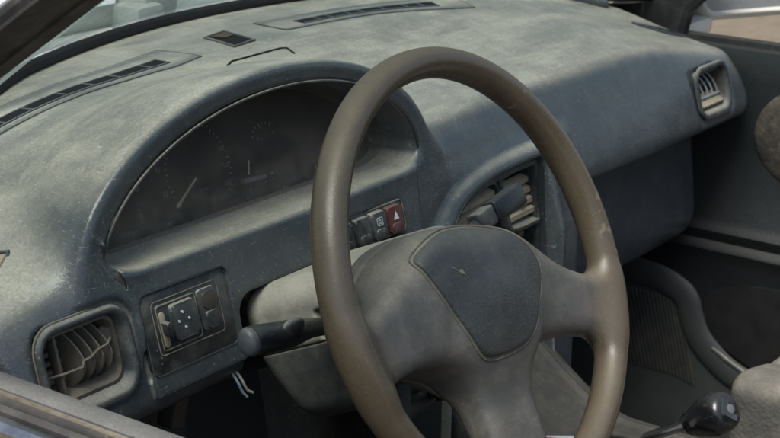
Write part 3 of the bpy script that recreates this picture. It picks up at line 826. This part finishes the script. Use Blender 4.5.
# ------------------------------------------------------------------ doors
def extrude_y(profile, y0, y1, mat, name, parent, ny=2, bend=None, closed=False):
    bm = bmesh.new(); cols = []
    for k in range(ny):
        y = y0+(y1-y0)*k/(ny-1); cols.append([bm.verts.new((x+(bend(y) if bend else 0), y, z)) for x, z in profile])
    for a_, b_ in zip(cols[:-1], cols[1:]):
        for i in range(len(a_)-(0 if closed else 1)): j = (i+1) % len(a_); bm.faces.new((a_[i], a_[j], b_[j], b_[i]))
    if closed: bm.faces.new(cols[0]); bm.faces.new(cols[-1][::-1])
    return from_bm(name, bm, mat, parent, sharp=40)
M['doortrim'] = dusty('door_vinyl', (.060, .064, .066), dust=(.30, .29, .25), top=.34, lo=.3, hi=.95, film=.12, rough=.5, grain=420, bump=.5, speck=.1)
M['grille'] = dusty('dusty_grille', (.030, .032, .031), dust=(.17, .155, .12), top=.5, film=.25, rough=.6, speck=.2)
M['doorshade'] = dusty('shaded_door_vinyl', (.013, .016, .017), dust=(.12, .115, .10), top=.3, film=.04, rough=.5, grain=420, bump=.3, speck=.05)  # vinyl darkened to carry the cabin shade that a roof would cast
M['rubber'] = dusty('rubber', (.018, .018, .019), dust=(.28, .26, .22), top=.12, film=.10, rough=.7, speck=.2, bump=.1)
M['chrome'] = plain('worn_chrome', (.42, .43, .44), .32, 1.0)
M['paint'] = plain('cream_paint', (.62, .60, .54), .35, var=.08)
BODY = thing('car', 'old cream car around the cabin: dark pillar, dusty windscreen, bonnet and doors', 'car', (XC, .2, -.6))
DL = extrude_y([(-.430, -.012), (-.436, -.016), (-.452, -.040), (-.468, -.12), (-.470, -.35), (-.455, -.62)], -.75, .40, M['paint'], 'door', BODY)
DL['label'] = 'near door with a black sill and a bright trim strip'
extrude_y([(-.352, -.06), (-.354, -.014), (-.358, -.004), (-.364, .0000), (-.380, .0022), (-.384, .0010), (-.386, -.004)], -.7, .345, M['doortrim'], 'door_trim', DL, 3)
extrude_y([(-.3858, -.004), (-.3866, .0012), (-.3900, .0016), (-.3915, -.004)], -.7, .345, M['bead'], 'trim_edge', DL)
extrude_y([(-.3915, -.02), (-.3915, .0005), (-.3950, .0035), (-.3985, .0005), (-.3995, -.004), (-.402, .0020), (-.4075, .0055), (-.4120, .0035), (-.413, -.006)], -.7, .345, M['rubber'], 'weather_strip', DL)
extrude_y([(-.413, -.006), (-.4140, .0010), (-.4180, .0045), (-.4245, .0050), (-.4290, .0010), (-.430, -.012)], -.7, .35, M['chrome'], 'bright_trim', DL)
extrude_y([(-.352, -.06), (-.340, -.10), (-.338, -.30), (-.345, -.62)], -.7, .345, M['doorshade'], 'inner_panel', DL)

DR = extrude_y([(1.006, -.01), (1.008, .004), (1.020, .000), (1.045, -.03), (1.055, -.12), (1.06, -.35), (1.04, -.62)], -.85, .44, M['paint'], 'door', BODY)
DR['label'] = 'far door lined in grey vinyl coloured as in shade, with a mirror outside its window'
extrude_y([(.958, -.62), (.955, -.40), (.958, -.30), (.952, -.285), (.949, -.277), (.952, -.270), (.958, -.266), (.954, -.258), (.951, -.250), (.955, -.243), (.962, -.235), (.966, -.12), (.968, -.04), (.972, -.014), (.978, .002), (.986, .005)], -.8, .46, M['doorshade'], 'door_trim', DR, 4)
extrude_y([(.986, .004), (.987, .012), (.994, .015), (1.003, .010), (1.004, -.01)], -.8, .335, M['rubber'], 'weather_strip', DR)
# upholstered oval at the right edge of the picture
m = dusty('worn_fabric', (.028, .027, .025), dust=(.20, .165, .12), top=.3, lo=-.5, hi=.8, film=.55, rough=.9, grain=260, bump=.8, speck=.2, scratches=.35); M['fabric'] = m
bm = bmesh.new(); bmesh.ops.create_uvsphere(bm, u_segments=40, v_segments=20, radius=1, matrix=Matrix.Translation((.968, .098, -.105)) @ Matrix.Diagonal((.016, .084, .072, 1)))
from_bm('padded_insert', bm, M['fabric'], DR)
# speaker grille, its rounded moulding and the door pocket
def door_x(z): return .955
gr_loop = smooth_loop([(.40, -.335), (.345, -.325), (.295, -.328), (.262, -.338), (.245, -.352), (.238, -.372), (.225, -.40), (.20, -.425), (.16, -.448), (.05, -.48), (.05, -.60), (.40, -.60)], 4)
bm = bmesh.new(); add_prism(bm, [(.956, y, z) for y, z in gr_loop], (-.022, 0, 0)); bk = from_bm('speaker_panel', bm, M['dark'], DR)
bm = bmesh.new(); add_tube(bm, [(.934, y, z) for y, z in smooth_loop([(.40, -.335), (.345, -.325), (.295, -.328), (.262, -.338), (.245, -.352), (.238, -.372), (.225, -.40), (.20, -.425), (.16, -.448), (.05, -.48)], 5, False)], .020, 14, squash=((1, 0, 0), .35)); from_bm('panel_moulding', bm, M['dark'], DR)
for k in range(20):
    bm = bmesh.new(); y = .375-k*.0062
    zt = -.352-max(0, (.29-y))*.25; add_tube(bm, [(.9335, y, zt), (.9335, y-.032, zt-.115)], .0021, 6); from_bm('grille_rib', bm, M['grille'], DR)
bm = bmesh.new(); lp = smooth_loop([(.225, -.345), (.16, -.318), (.05, -.315), (-.1, -.33), (-.1, -.46), (.08, -.45), (.17, -.428), (.215, -.395)], 5)
add_prism(bm, [(.9545, y, z) for y, z in lp], (-.003, 0, 0)); from_bm('pocket_shade', bm, plain('pocket_shade_black', (.010, .011, .011), .7), DR)  # thin black sheet on the trim, painted as the shade of the pocket
bm = bmesh.new(); add_tube(bm, [(.93, y, z) for y, z in smooth_loop([(.20, -.412), (.15, -.436), (.05, -.468), (-.1, -.50)], 5, False)], .0035, 8); from_bm('pocket_edge', bm, M['trim'], DR)
# window frame post, corner sail and mirror
bm = bmesh.new(); add_tube(bm, [(.990, .318, -.02), (.985, .300, .05), (.93, .08, .26)], .011, 8); from_bm('window_post', bm, M['rubber'], DR)
bm = bmesh.new(); add_prism(bm, [(.984, .315, .003), (.984, .46, .003), (.972, .31, .13), (.968, .245, .12)], (.006, 0, 0)); from_bm('corner_trim', bm, M['rubber'], DR)
MC, MS = math.cos(math.radians(28)), math.sin(math.radians(28))
def mir(u, w, z): return np.stack([1.05+u*MC+w*MS, .305-u*MS+w*MC, z], -1)
def mirror_sd(u, w, z):
    d = rbox2(u, z, .092, .078, .096, .064, .030)
    d = smax(d, np.abs(w-.035)-.036-.0*u, .03)
    return smax(d, -smax(rbox2(u, z, .092, .081, .087, .053, .024), w-.012, .004), .004)
V, F, N = surface_nets(mirror_sd, axis(-.01, .0035, .20), axis(-.008, .0035, .08), axis(.005, .0035, .15), 1)
mesh_np('mirror_housing', mir(*V.T), F, M['paint'], DR, mir(*N.T)-mir(0, 0, 0))
bm = bmesh.new(); bm.faces.new([bm.verts.new(Vector(mir(.092+u, .011, .081+v))) for u, v in rrect(.0875, .0535, .024)]); from_bm('mirror_glass', bm, plain('mirror_reflected_grey', (.30, .32, .33), .35, 0.3, var=.15, vs=14), DR)  # diffuse grey painted in place of the mirror's reflection
bm = bmesh.new(); add_box(bm, (1.03, .325, .012), (.09, .05, .025), .008); from_bm('mirror_arm', bm, M['paint'], DR)

# ------------------------------------------------------------------ seat, console, gear lever, floor
def seat_sd(x, y, z):
    d = np.maximum(np.abs(x-.70)-.255, np.abs(y+.30)-.272)
    d = smax(np.abs(x-.70)-.258, np.abs(y+.30)-.276, .035)
    crown = -.246+.018*sstep((np.abs(x-.70)-.12)/.12)+.05*sstep((-y-.1)/.4)*0
    d = smax(d, z-crown, .024)
    d = smax(d, -.44-z, .03)
    g = np.sqrt((np.abs(x-.70)-.150)**2+(z-crown)**2)-.006
    return smax(d, -np.maximum(g, -(y+.52)), .01)
SEAT = thing('passenger_seat', 'worn grey cloth passenger seat behind the gear lever', 'car seat', (.7, -.3, -.5))
V, F, N = surface_nets(seat_sd, axis(.43, .006, .98), axis(-.60, .007, -.01), axis(-.45, .005, -.22))
M['cloth'] = dusty('seat_cloth', (.075, .074, .068), dust=(.21, .195, .16), top=.5, lo=.0, hi=.9, film=.5, rough=.95, grain=230, bump=1.0, speck=.3, scratches=.2, spec=.1)
mesh_np('cushion', V, F, M['cloth'], SEAT, N)
def back_sd(x, y, z):
    yy = y+.60+.30*(z+.2)
    d = smax(np.abs(x-.70)-.25+.06*np.maximum(z, 0), np.abs(yy)-.06, .05)
    return smax(d, np.abs(z-.02)-.28, .06)
V, F, N = surface_nets(back_sd, axis(.43, .012, .97), axis(-.80, .010, -.40), axis(-.28, .012, .32), 1)
mesh_np('backrest', V, F, M['cloth'], SEAT, N)

def console_sd(x, y, z):
    top = -.292+.10*sstep((y-.06)/.20)
    d = smax(np.abs(x-.325)-.105-.10*np.maximum(top-z, 0), z-top, .025)
    d = smax(d, -.75-y, .02)
    for s in (-1, 1):
        g = np.sqrt((x-.325-s*.075)**2+(z-top)**2)-.004
        d = smin(d, g, .004)
    w = smax(rbox2(x, y, .325, .0, .045, .075, .02), -.33-z, .01)
    return smax(d, -w, .006)
CONS = thing('centre_console', 'dark dusty console between the seats around the gear lever', 'console', (.325, -.2, -.6))
V, F, N = surface_nets(console_sd, axis(.19, .004, .46), axis(-.76, .02, -.12, .004, .30), axis(-.60, .012, -.36, .004, -.17), 1)
M['console'] = dusty('console_plastic', (.020, .022, .022), dust=(.17, .15, .115), top=.3, film=.22, rough=.55, speck=.25)
mesh_np('console_body', V, F, M['console'], CONS, N)
K = Vector((.325, -.068, -.218)); ax = Vector((.22, .80, -.56)).normalized()     # knob centre, direction down the lever
GEAR = thing('gear_lever', 'gear lever with a glossy black knob and a square inlaid cap', 'gear lever', (.325, .02, -.30))
bm = bmesh.new(); add_tube(bm, [K+ax*.028, K+ax*.10, K+ax*.16+Vector((0, 0, -.03))], .0055, 12); from_bm('lever_rod', bm, M['chrome'], GEAR)
bm = bmesh.new(); add_tube(bm, [K+ax*.034, K+ax*.044], .0095, 16); from_bm('collar', bm, M['chrome'], GEAR, sharp=40)
bm = bmesh.new()
prof = [(-.0205, .006), (-.0195, .0135), (-.0160, .0180), (-.009, .0206), (0, .0213), (.009, .0204), (.020, .0175), (.034, .0135), (.0365, .011)]
add_tube(bm, [K+ax*t for t, r in prof], [r for t, r in prof], 28)
kb = from_bm('knob', bm, dusty('knob_black', (.008, .009, .010), dust=(.2, .19, .17), top=.12, film=.05, rough=.17, grain=900, bump=.02, speck=.35, scratches=.1, spec=.55), GEAR, sharp=60)
e1 = Vector((1, 0, 0)); e2_ = ax.cross(e1).normalized()
def knob_pt(u, v, o): return K-ax*(.0205+o)+e1*u+e2_*v
bm = bmesh.new(); q = [(u*math.cos(.75)-v*math.sin(.75), u*math.sin(.75)+v*math.cos(.75)) for u, v in rrect(.0098, .0098, .003)]
ring_frame(bm, [[knob_pt(u*1.05, v*1.05, -.003) for u, v in q], [knob_pt(u, v, .0010) for u, v in q], [knob_pt(u*.9, v*.9, .0006) for u, v in q]])
bm.verts.ensure_lookup_table(); bm.faces.new(bm.verts[-len(q):]); cpk = from_bm('knob_cap', bm, plain('cap_grey', (.05, .060, .066), .5), kb, sharp=30)
bm = bmesh.new(); add_tube(bm, [knob_pt(0, 0, -.001), knob_pt(0, 0, .0018), knob_pt(0, 0, .0022)], [.0048, .0046, .0036], 18); from_bm('cap_button', bm, plain('button_grey', (.12, .13, .135), .4), cpk, sharp=40)
bm = bmesh.new()
B = K+ax*.13+Vector((0, 0, -.02)); add_tube(bm, [B+Vector((0, 0, .02)), B+Vector((0, 0, 0)), B+Vector((0, 0, -.015)), B+Vector((0, 0, -.03)), B+Vector((0, 0, -.06))], [.010, .020, .024, .038, .05], 20)
from_bm('gaiter', bm, M['rubber'], GEAR)

M['carpet'] = dusty('carpet', (.012, .012, .012), dust=(.16, .135, .10), top=.35, lo=.3, hi=.9, film=.35, rough=1, grain=180, bump=1.0, speck=.5, spec=.05)
bm = bmesh.new(); add_box(bm, (.30, -.35, -.585), (1.36, 2.0, .03), .004); fl_ = from_bm('car_floor', bm, M['carpet'], None, org=(.3, -.35, -.6)); tag(fl_, None, None, None, 'structure')
def toe(x, y, z): return np.maximum(np.maximum(np.abs(x-XC)-.66, np.abs(y-.62+.28*(z+.1))-.02), np.abs(z+.30)-.32)
# scrap of red and white paper on the console, cloth lump at the windscreen corner
bm = bmesh.new(); M['paper'] = plain('paper_white', (.62, .60, .58), .7); M['paperred'] = plain('paper_red', (.50, .035, .05), .6)
pts = [[(.215, .120, -.246), (.245, .090, -.257), (.285, .055, -.262), (.31, .03, -.274)], [(.215, .065, -.262), (.25, .045, -.272), (.285, .015, -.278), (.31, -.005, -.284)]]
rows_ = [[bm.verts.new(Vector(p)) for p in r] for r in pts]
for i in range(3): bm.faces.new((rows_[0][i], rows_[0][i+1], rows_[1][i+1], rows_[1][i]))
pp = from_bm('paper_scrap', bm, M['paper'], None, org=(.25, .08, -.27)); tag(pp, 'crumpled white paper scrap with a red stripe, lying low behind the bottom spoke', 'paper')
bm = bmesh.new(); vs = [bm.verts.new(Vector(p)+Vector((0, -.0006, .0018))) for p in ((.225, .100, -.252), (.282, .045, -.2655), (.282, .030, -.270), (.225, .086, -.256))]; bm.faces.new(vs); from_bm('red_stripe', bm, M['paperred'], pp)
def rag(x, y, z):
    n_ = .010*np.sin(x*70+1)*np.cos(y*60)+.006*np.sin(x*130+z*150)
    return (np.sqrt(((x-.905)/.040)**2+((y-.418)/.035)**2+((z-.062)/.020)**2)-1)*.022+n_*.5
V, F, N = surface_nets(rag, axis(.84, .004, .97), axis(.35, .004, .48), axis(.03, .003, .11))
M['rag'] = dusty('rag_cloth', (.10, .11, .115), top=.6, film=.3, rough=.9, bump=.6, grain=300)
rg = mesh_np('rag', V, F, M['rag'], None, N, org=(.905, .418, .05)); tag(rg, 'crumpled grey rag on the far corner of the dashboard top', 'rag')
# ------------------------------------------------------------------ body shell around the cabin
def cabin_drop(x): return side_drop(x)
xsr = np.linspace(-.435, 1.0, 42)
def ws(x, t):                  # windscreen surface, t = 0 at the base
    y = base_y(x)+.006; z = .106-cabin_drop(x)
    return (x+(XC-x)*.10*t, y-.50*t+.06*t*(1-((x-XC)/.66)**2)*0, z+.36*t+.03*t*(1-((x-XC)/.66)**2))
m, nt, p, out = nodes('windscreen_glass'); g = G(nt); co = g.n('ShaderNodeTexCoord').outputs['Object']
d = g.math('ADD', g.mapr(g.math('ADD', g.math('MULTIPLY', g.noise(co, 6, 6, .7, .8), .5), g.math('MULTIPLY', g.noise(g.scale(co, (1.5, 14, 14), (0, 0, .2)), 4, 5, .65, .4), .5)), .36, .62, .16, .55), g.math('MULTIPLY', g.mapr(g.noise(co, 160, 3, .7), .5, .7), .10))
p.inputs['Base Color'].default_value = (.44, .49, .46, 1); p.inputs['Roughness'].default_value = .9
tr = g.n('ShaderNodeBsdfTransparent'); tr.inputs[0].default_value = (.78, .88, .86, 1)
mx = g.n('ShaderNodeMixShader'); g.put(mx.inputs[0], d); nt.links.new(tr.outputs[0], mx.inputs[1]); nt.links.new(p.outputs[0], mx.inputs[2])
gl = g.n('ShaderNodeBsdfGlossy'); gl.inputs['Roughness'].default_value = .03
fr = g.n('ShaderNodeFresnel'); fr.inputs[0].default_value = 1.45
m2 = g.n('ShaderNodeMixShader'); g.put(m2.inputs[0], g.math('MULTIPLY', fr.outputs[0], .15)); nt.links.new(mx.outputs[0], m2.inputs[1]); nt.links.new(gl.outputs[0], m2.inputs[2])
nt.links.new(m2.outputs[0], out.inputs[0]); M['glass'] = m
bm = bmesh.new(); rows_ = [[bm.verts.new(ws(x, t)) for x in xsr] for t in np.linspace(.0, 1, 6)]
for a_, b_ in zip(rows_[:-1], rows_[1:]):
    for i in range(len(xsr)-1): bm.faces.new((a_[i], a_[i+1], b_[i+1], b_[i]))
from_bm('windscreen', bm, M['glass'], BODY)
bm = bmesh.new(); add_tube(bm, [Vector(ws(x, .0))+Vector((0, -.006, -.006)) for x in xsr], .0065, 10); from_bm('windscreen_seal', bm, plain('seal_black', (.012, .012, .012), .7), BODY)
# pillars: bands of trim, seal and painted steel that follow the screen edge
M['pillarblack'] = dusty('pillar_trim', (.020, .020, .021), top=.35, film=.14, rough=.6, speck=.15, bump=.15, scratches=.15)
M['pillarbrown'] = dusty('rusty_channel', (.050, .042, .036), dust=(.3, .25, .19), top=.3, film=.4, rough=.6, scratches=.3)
def pillar(side, x0):
    sg = side
    A = Vector(ws(x0, 0)); Bq = Vector(ws(x0, 1.15)); d_ = (Bq-A)
    A = A-d_*.25
    nrm = Vector((0, d_.z, -d_.y)).normalized()
    if nrm.z < 0: nrm = -nrm
    def band(name, o0, o1, h0, h1, mat):
        bm = bmesh.new()
        sec = [(o0, h0-.006), (o0, h0), ((o0*3+o1)/4, h0+.002), ((o0+o1*3)/4, h1+.002), (o1, h1), (o1, h1-.006)]
        L_ = []
        for q in (A, A+d_*.5, Bq):
            L_.append([bm.verts.new(q+Vector((sg*o, 0, 0))+nrm*h) for o, h in sec])
        for u, w in zip(L_[:-1], L_[1:]):
            for i in range(len(sec)-1): bm.faces.new((u[i], u[i+1], w[i+1], w[i]))
        return from_bm(name, bm, mat, pl)
    bm = bmesh.new()
    sec = [(-.002, -.006), (.066, -.006), (.066, .001), (-.002, .001)]
    L_ = [[bm.verts.new(q+Vector((sg*o, 0, 0))+nrm*h) for o, h in sec] for q in (A, Bq)]
    for i in range(4): bm.faces.new((L_[0][i], L_[0][(i+1) % 4], L_[1][(i+1) % 4], L_[1][i]))
    bm.faces.new(L_[0]); bm.faces.new(L_[1][::-1])
    pl = from_bm('windscreen_pillar', bm, M['pillarblack'], BODY)
    band('pillar_trim', -.006, .020, .004, .004, M['pillarblack'])
    band('pillar_seal', .021, .028, -.002, .000, M['rubber'])
    band('pillar_channel', .029, .046, .000, .004, M['pillarbrown'])
    band('pillar_seal', .047, .052, .000, .002, M['rubber'])
    band('pillar_moulding', .053, .058, .005, .005, plain('dull_chrome', (.42, .40, .40), .35, .8))
    band('pillar_seal', .059, .066, .002, -.002, M['rubber'])
pillar(-1, -.432); pillar(1, .998)
# roof, header, rear pillars, firewall, sills, cowl, bonnet
bm = bmesh.new(); add_box(bm, (XC, -1.45, -.05), (1.35, .04, .55), .01); from_bm('rear_bulkhead', bm, M['carpet'], BODY)
bm = bmesh.new(); add_box(bm, (XC, .64, -.28), (1.40, .03, .62), .004, Matrix.Rotation(.10, 3, 'X')); from_bm('firewall', bm, M['carpet'], BODY)
bm = bmesh.new()
rws = []
for t in np.linspace(0, 1, 8):
    rws.append([bm.verts.new((XC+(x-XC)*(1.0+.08*t), base_y(x)+.012+.20*t, .090-cabin_drop(x)-.035*math.sin(math.pi*t*.5))) for x in xsr])
for a_, b_ in zip(rws[:-1], rws[1:]):
    for i in range(len(xsr)-1): bm.faces.new((a_[i], a_[i+1], b_[i+1], b_[i]))
M['cowl'] = dusty('cowl_paint', (.26, .29, .28), dust=(.40, .41, .36), top=.5, lo=.2, hi=1, film=.3, rough=.5, bump=.1)
from_bm('cowl', bm, M['cowl'], BODY)
bm = bmesh.new(); rws = []
for t in np.linspace(0, 1, 10):
    rws.append([bm.verts.new((XC+(x-XC)*(1.08+.03*t), base_y(x)*(1-.6*t)+.175+1.15*t+.2*t, .085-cabin_drop(x)*1.2-.16*t*t)) for x in xsr])
for a_, b_ in zip(rws[:-1], rws[1:]):
    for i in range(len(xsr)-1): bm.faces.new((a_[i], a_[i+1], b_[i+1], b_[i]))
e = bmesh.ops.extrude_edge_only(bm, edges=[e_ for e_ in bm.edges if len(e_.link_faces) == 1 and all(v in rws[0] for v in e_.verts)])
for v in [v for v in e['geom'] if isinstance(v, bmesh.types.BMVert)]: v.co += Vector((0, .012, -.03))
M['bonnet'] = plain('bonnet_paint_reflection', (.74, .78, .77), .25, var=.10, vs=9)  # off-white paint pushed to white-teal, bright reflections put into its colour
from_bm('bonnet', bm, M['bonnet'], BODY)
def wiper(x0, y0, x1, y1, nm):
    bm = bmesh.new(); P = [Vector((x0, y0, .092)), Vector((x0*.7+x1*.3, y0*.7+y1*.3, .108)), Vector((x0*.4+x1*.6, y0*.4+y1*.6, .100)), Vector((x1, y1, .115))]
    add_tube(bm, smooth_loop(P, 6, False), .0065, 8, squash=((0, 0, 1), .5)); w_ = from_bm('wiper_arm', bm, plain('wiper_grey', (.10, .11, .11), .5), BODY)
    bm = bmesh.new(); bmesh.ops.create_cone(bm, cap_ends=True, segments=16, radius1=.016, radius2=.012, depth=.03, matrix=Matrix.Translation((x0, y0, .085))); from_bm('wiper_pivot', bm, M['cowl'], w_)
wiper(.36, .74, .06, .66, '')
bm = bmesh.new(); add_box(bm, (.36, .715, .090), (.075, .050, .040), .012, Matrix.Rotation(.2, 3, 'Z')); add_box(bm, (.33, .70, .075), (.05, .05, .04), .010)
from_bm('cowl_bracket', bm, M['cowl'], BODY)
for x in (-.44, 1.05):
    bm = bmesh.new(); add_box(bm, (x, -.2, -.60), (.12, 2.2, .16), .03); from_bm('sill', bm, M['paint'], BODY)

# ------------------------------------------------------------------ outside
bm = bmesh.new(); bmesh.ops.create_grid(bm, x_segments=2, y_segments=2, size=150, matrix=Matrix.Translation((0, 0, -ZG)))
m, nt, p, out = nodes('dusty_ground'); g = G(nt); co = g.n('ShaderNodeTexCoord').outputs['Object']
f1 = g.noise(co, .6, 6, .65); f2 = g.noise(co, 14, 5, .7)
g.put(p.inputs['Base Color'], g.mix(g.mapr(g.math('ADD', g.math('MULTIPLY', f1, .5), g.math('MULTIPLY', f2, .5)), .35, .65), (.13, .10, .068), (.22, .18, .125)))
p.inputs['Roughness'].default_value = 1
bp = g.n('ShaderNodeBump'); bp.inputs['Strength'].default_value = .6; bp.inputs['Distance'].default_value = .03; g.put(bp.inputs['Height'], f2); g.put(p.inputs['Normal'], bp.outputs[0])
gd = from_bm('ground', bm, m, None, org=(0, 0, -ZG)); tag(gd, kind='structure')
# ------------------------------------------------------------------ world, light, camera
W = bpy.data.worlds.new('World'); scene.world = W; W.use_nodes = True
wn = W.node_tree; bg = wn.nodes['Background']
sky = wn.nodes.new('ShaderNodeTexSky'); sky.sky_type = 'NISHITA'; sky.sun_disc = False
SUN_EL, SUN_AZ = math.radians(58), math.radians(-100)
sky.sun_elevation = SUN_EL; sky.sun_rotation = SUN_AZ; sky.dust_density = 3; sky.ozone_density = .8; sky.air_density = 1.2
wn.links.new(sky.outputs[0], bg.inputs[0]); bg.inputs[1].default_value = 0.15
sd = bpy.data.lights.new('Sun', 'SUN'); sd.energy = 4.3; sd.angle = math.radians(30); sd.color = (1, .965, .92)
so = new_obj('sun', sd)
dirv = Vector((math.sin(SUN_AZ)*math.cos(SUN_EL), math.cos(SUN_AZ)*math.cos(SUN_EL), math.sin(SUN_EL)))
so.rotation_euler = dirv.to_track_quat('Z', 'Y').to_euler(); so.location = (0, 0, 6)
cd = bpy.data.cameras.new('Camera'); cam = new_obj('camera', cd)
R = Matrix(((.58496, -.81089, .01763), (.23641, .19127, .95264), (-.77586, -.55308, .30359)))
cam.matrix_world = Matrix.Translation((-1.0227, -.6360, .4299+ZG)) @ R.transposed().to_4x4()
cd.sensor_width = 36; cd.lens = 1599.57*36/780; cd.clip_start = .05; cd.clip_end = 400
cd.dof.use_dof = True; cd.dof.focus_distance = 1.25; cd.dof.aperture_fstop = 20
scene.camera = cam
scene.view_settings.view_transform = 'Standard'; scene.view_settings.look = 'None'; scene.view_settings.exposure = 0
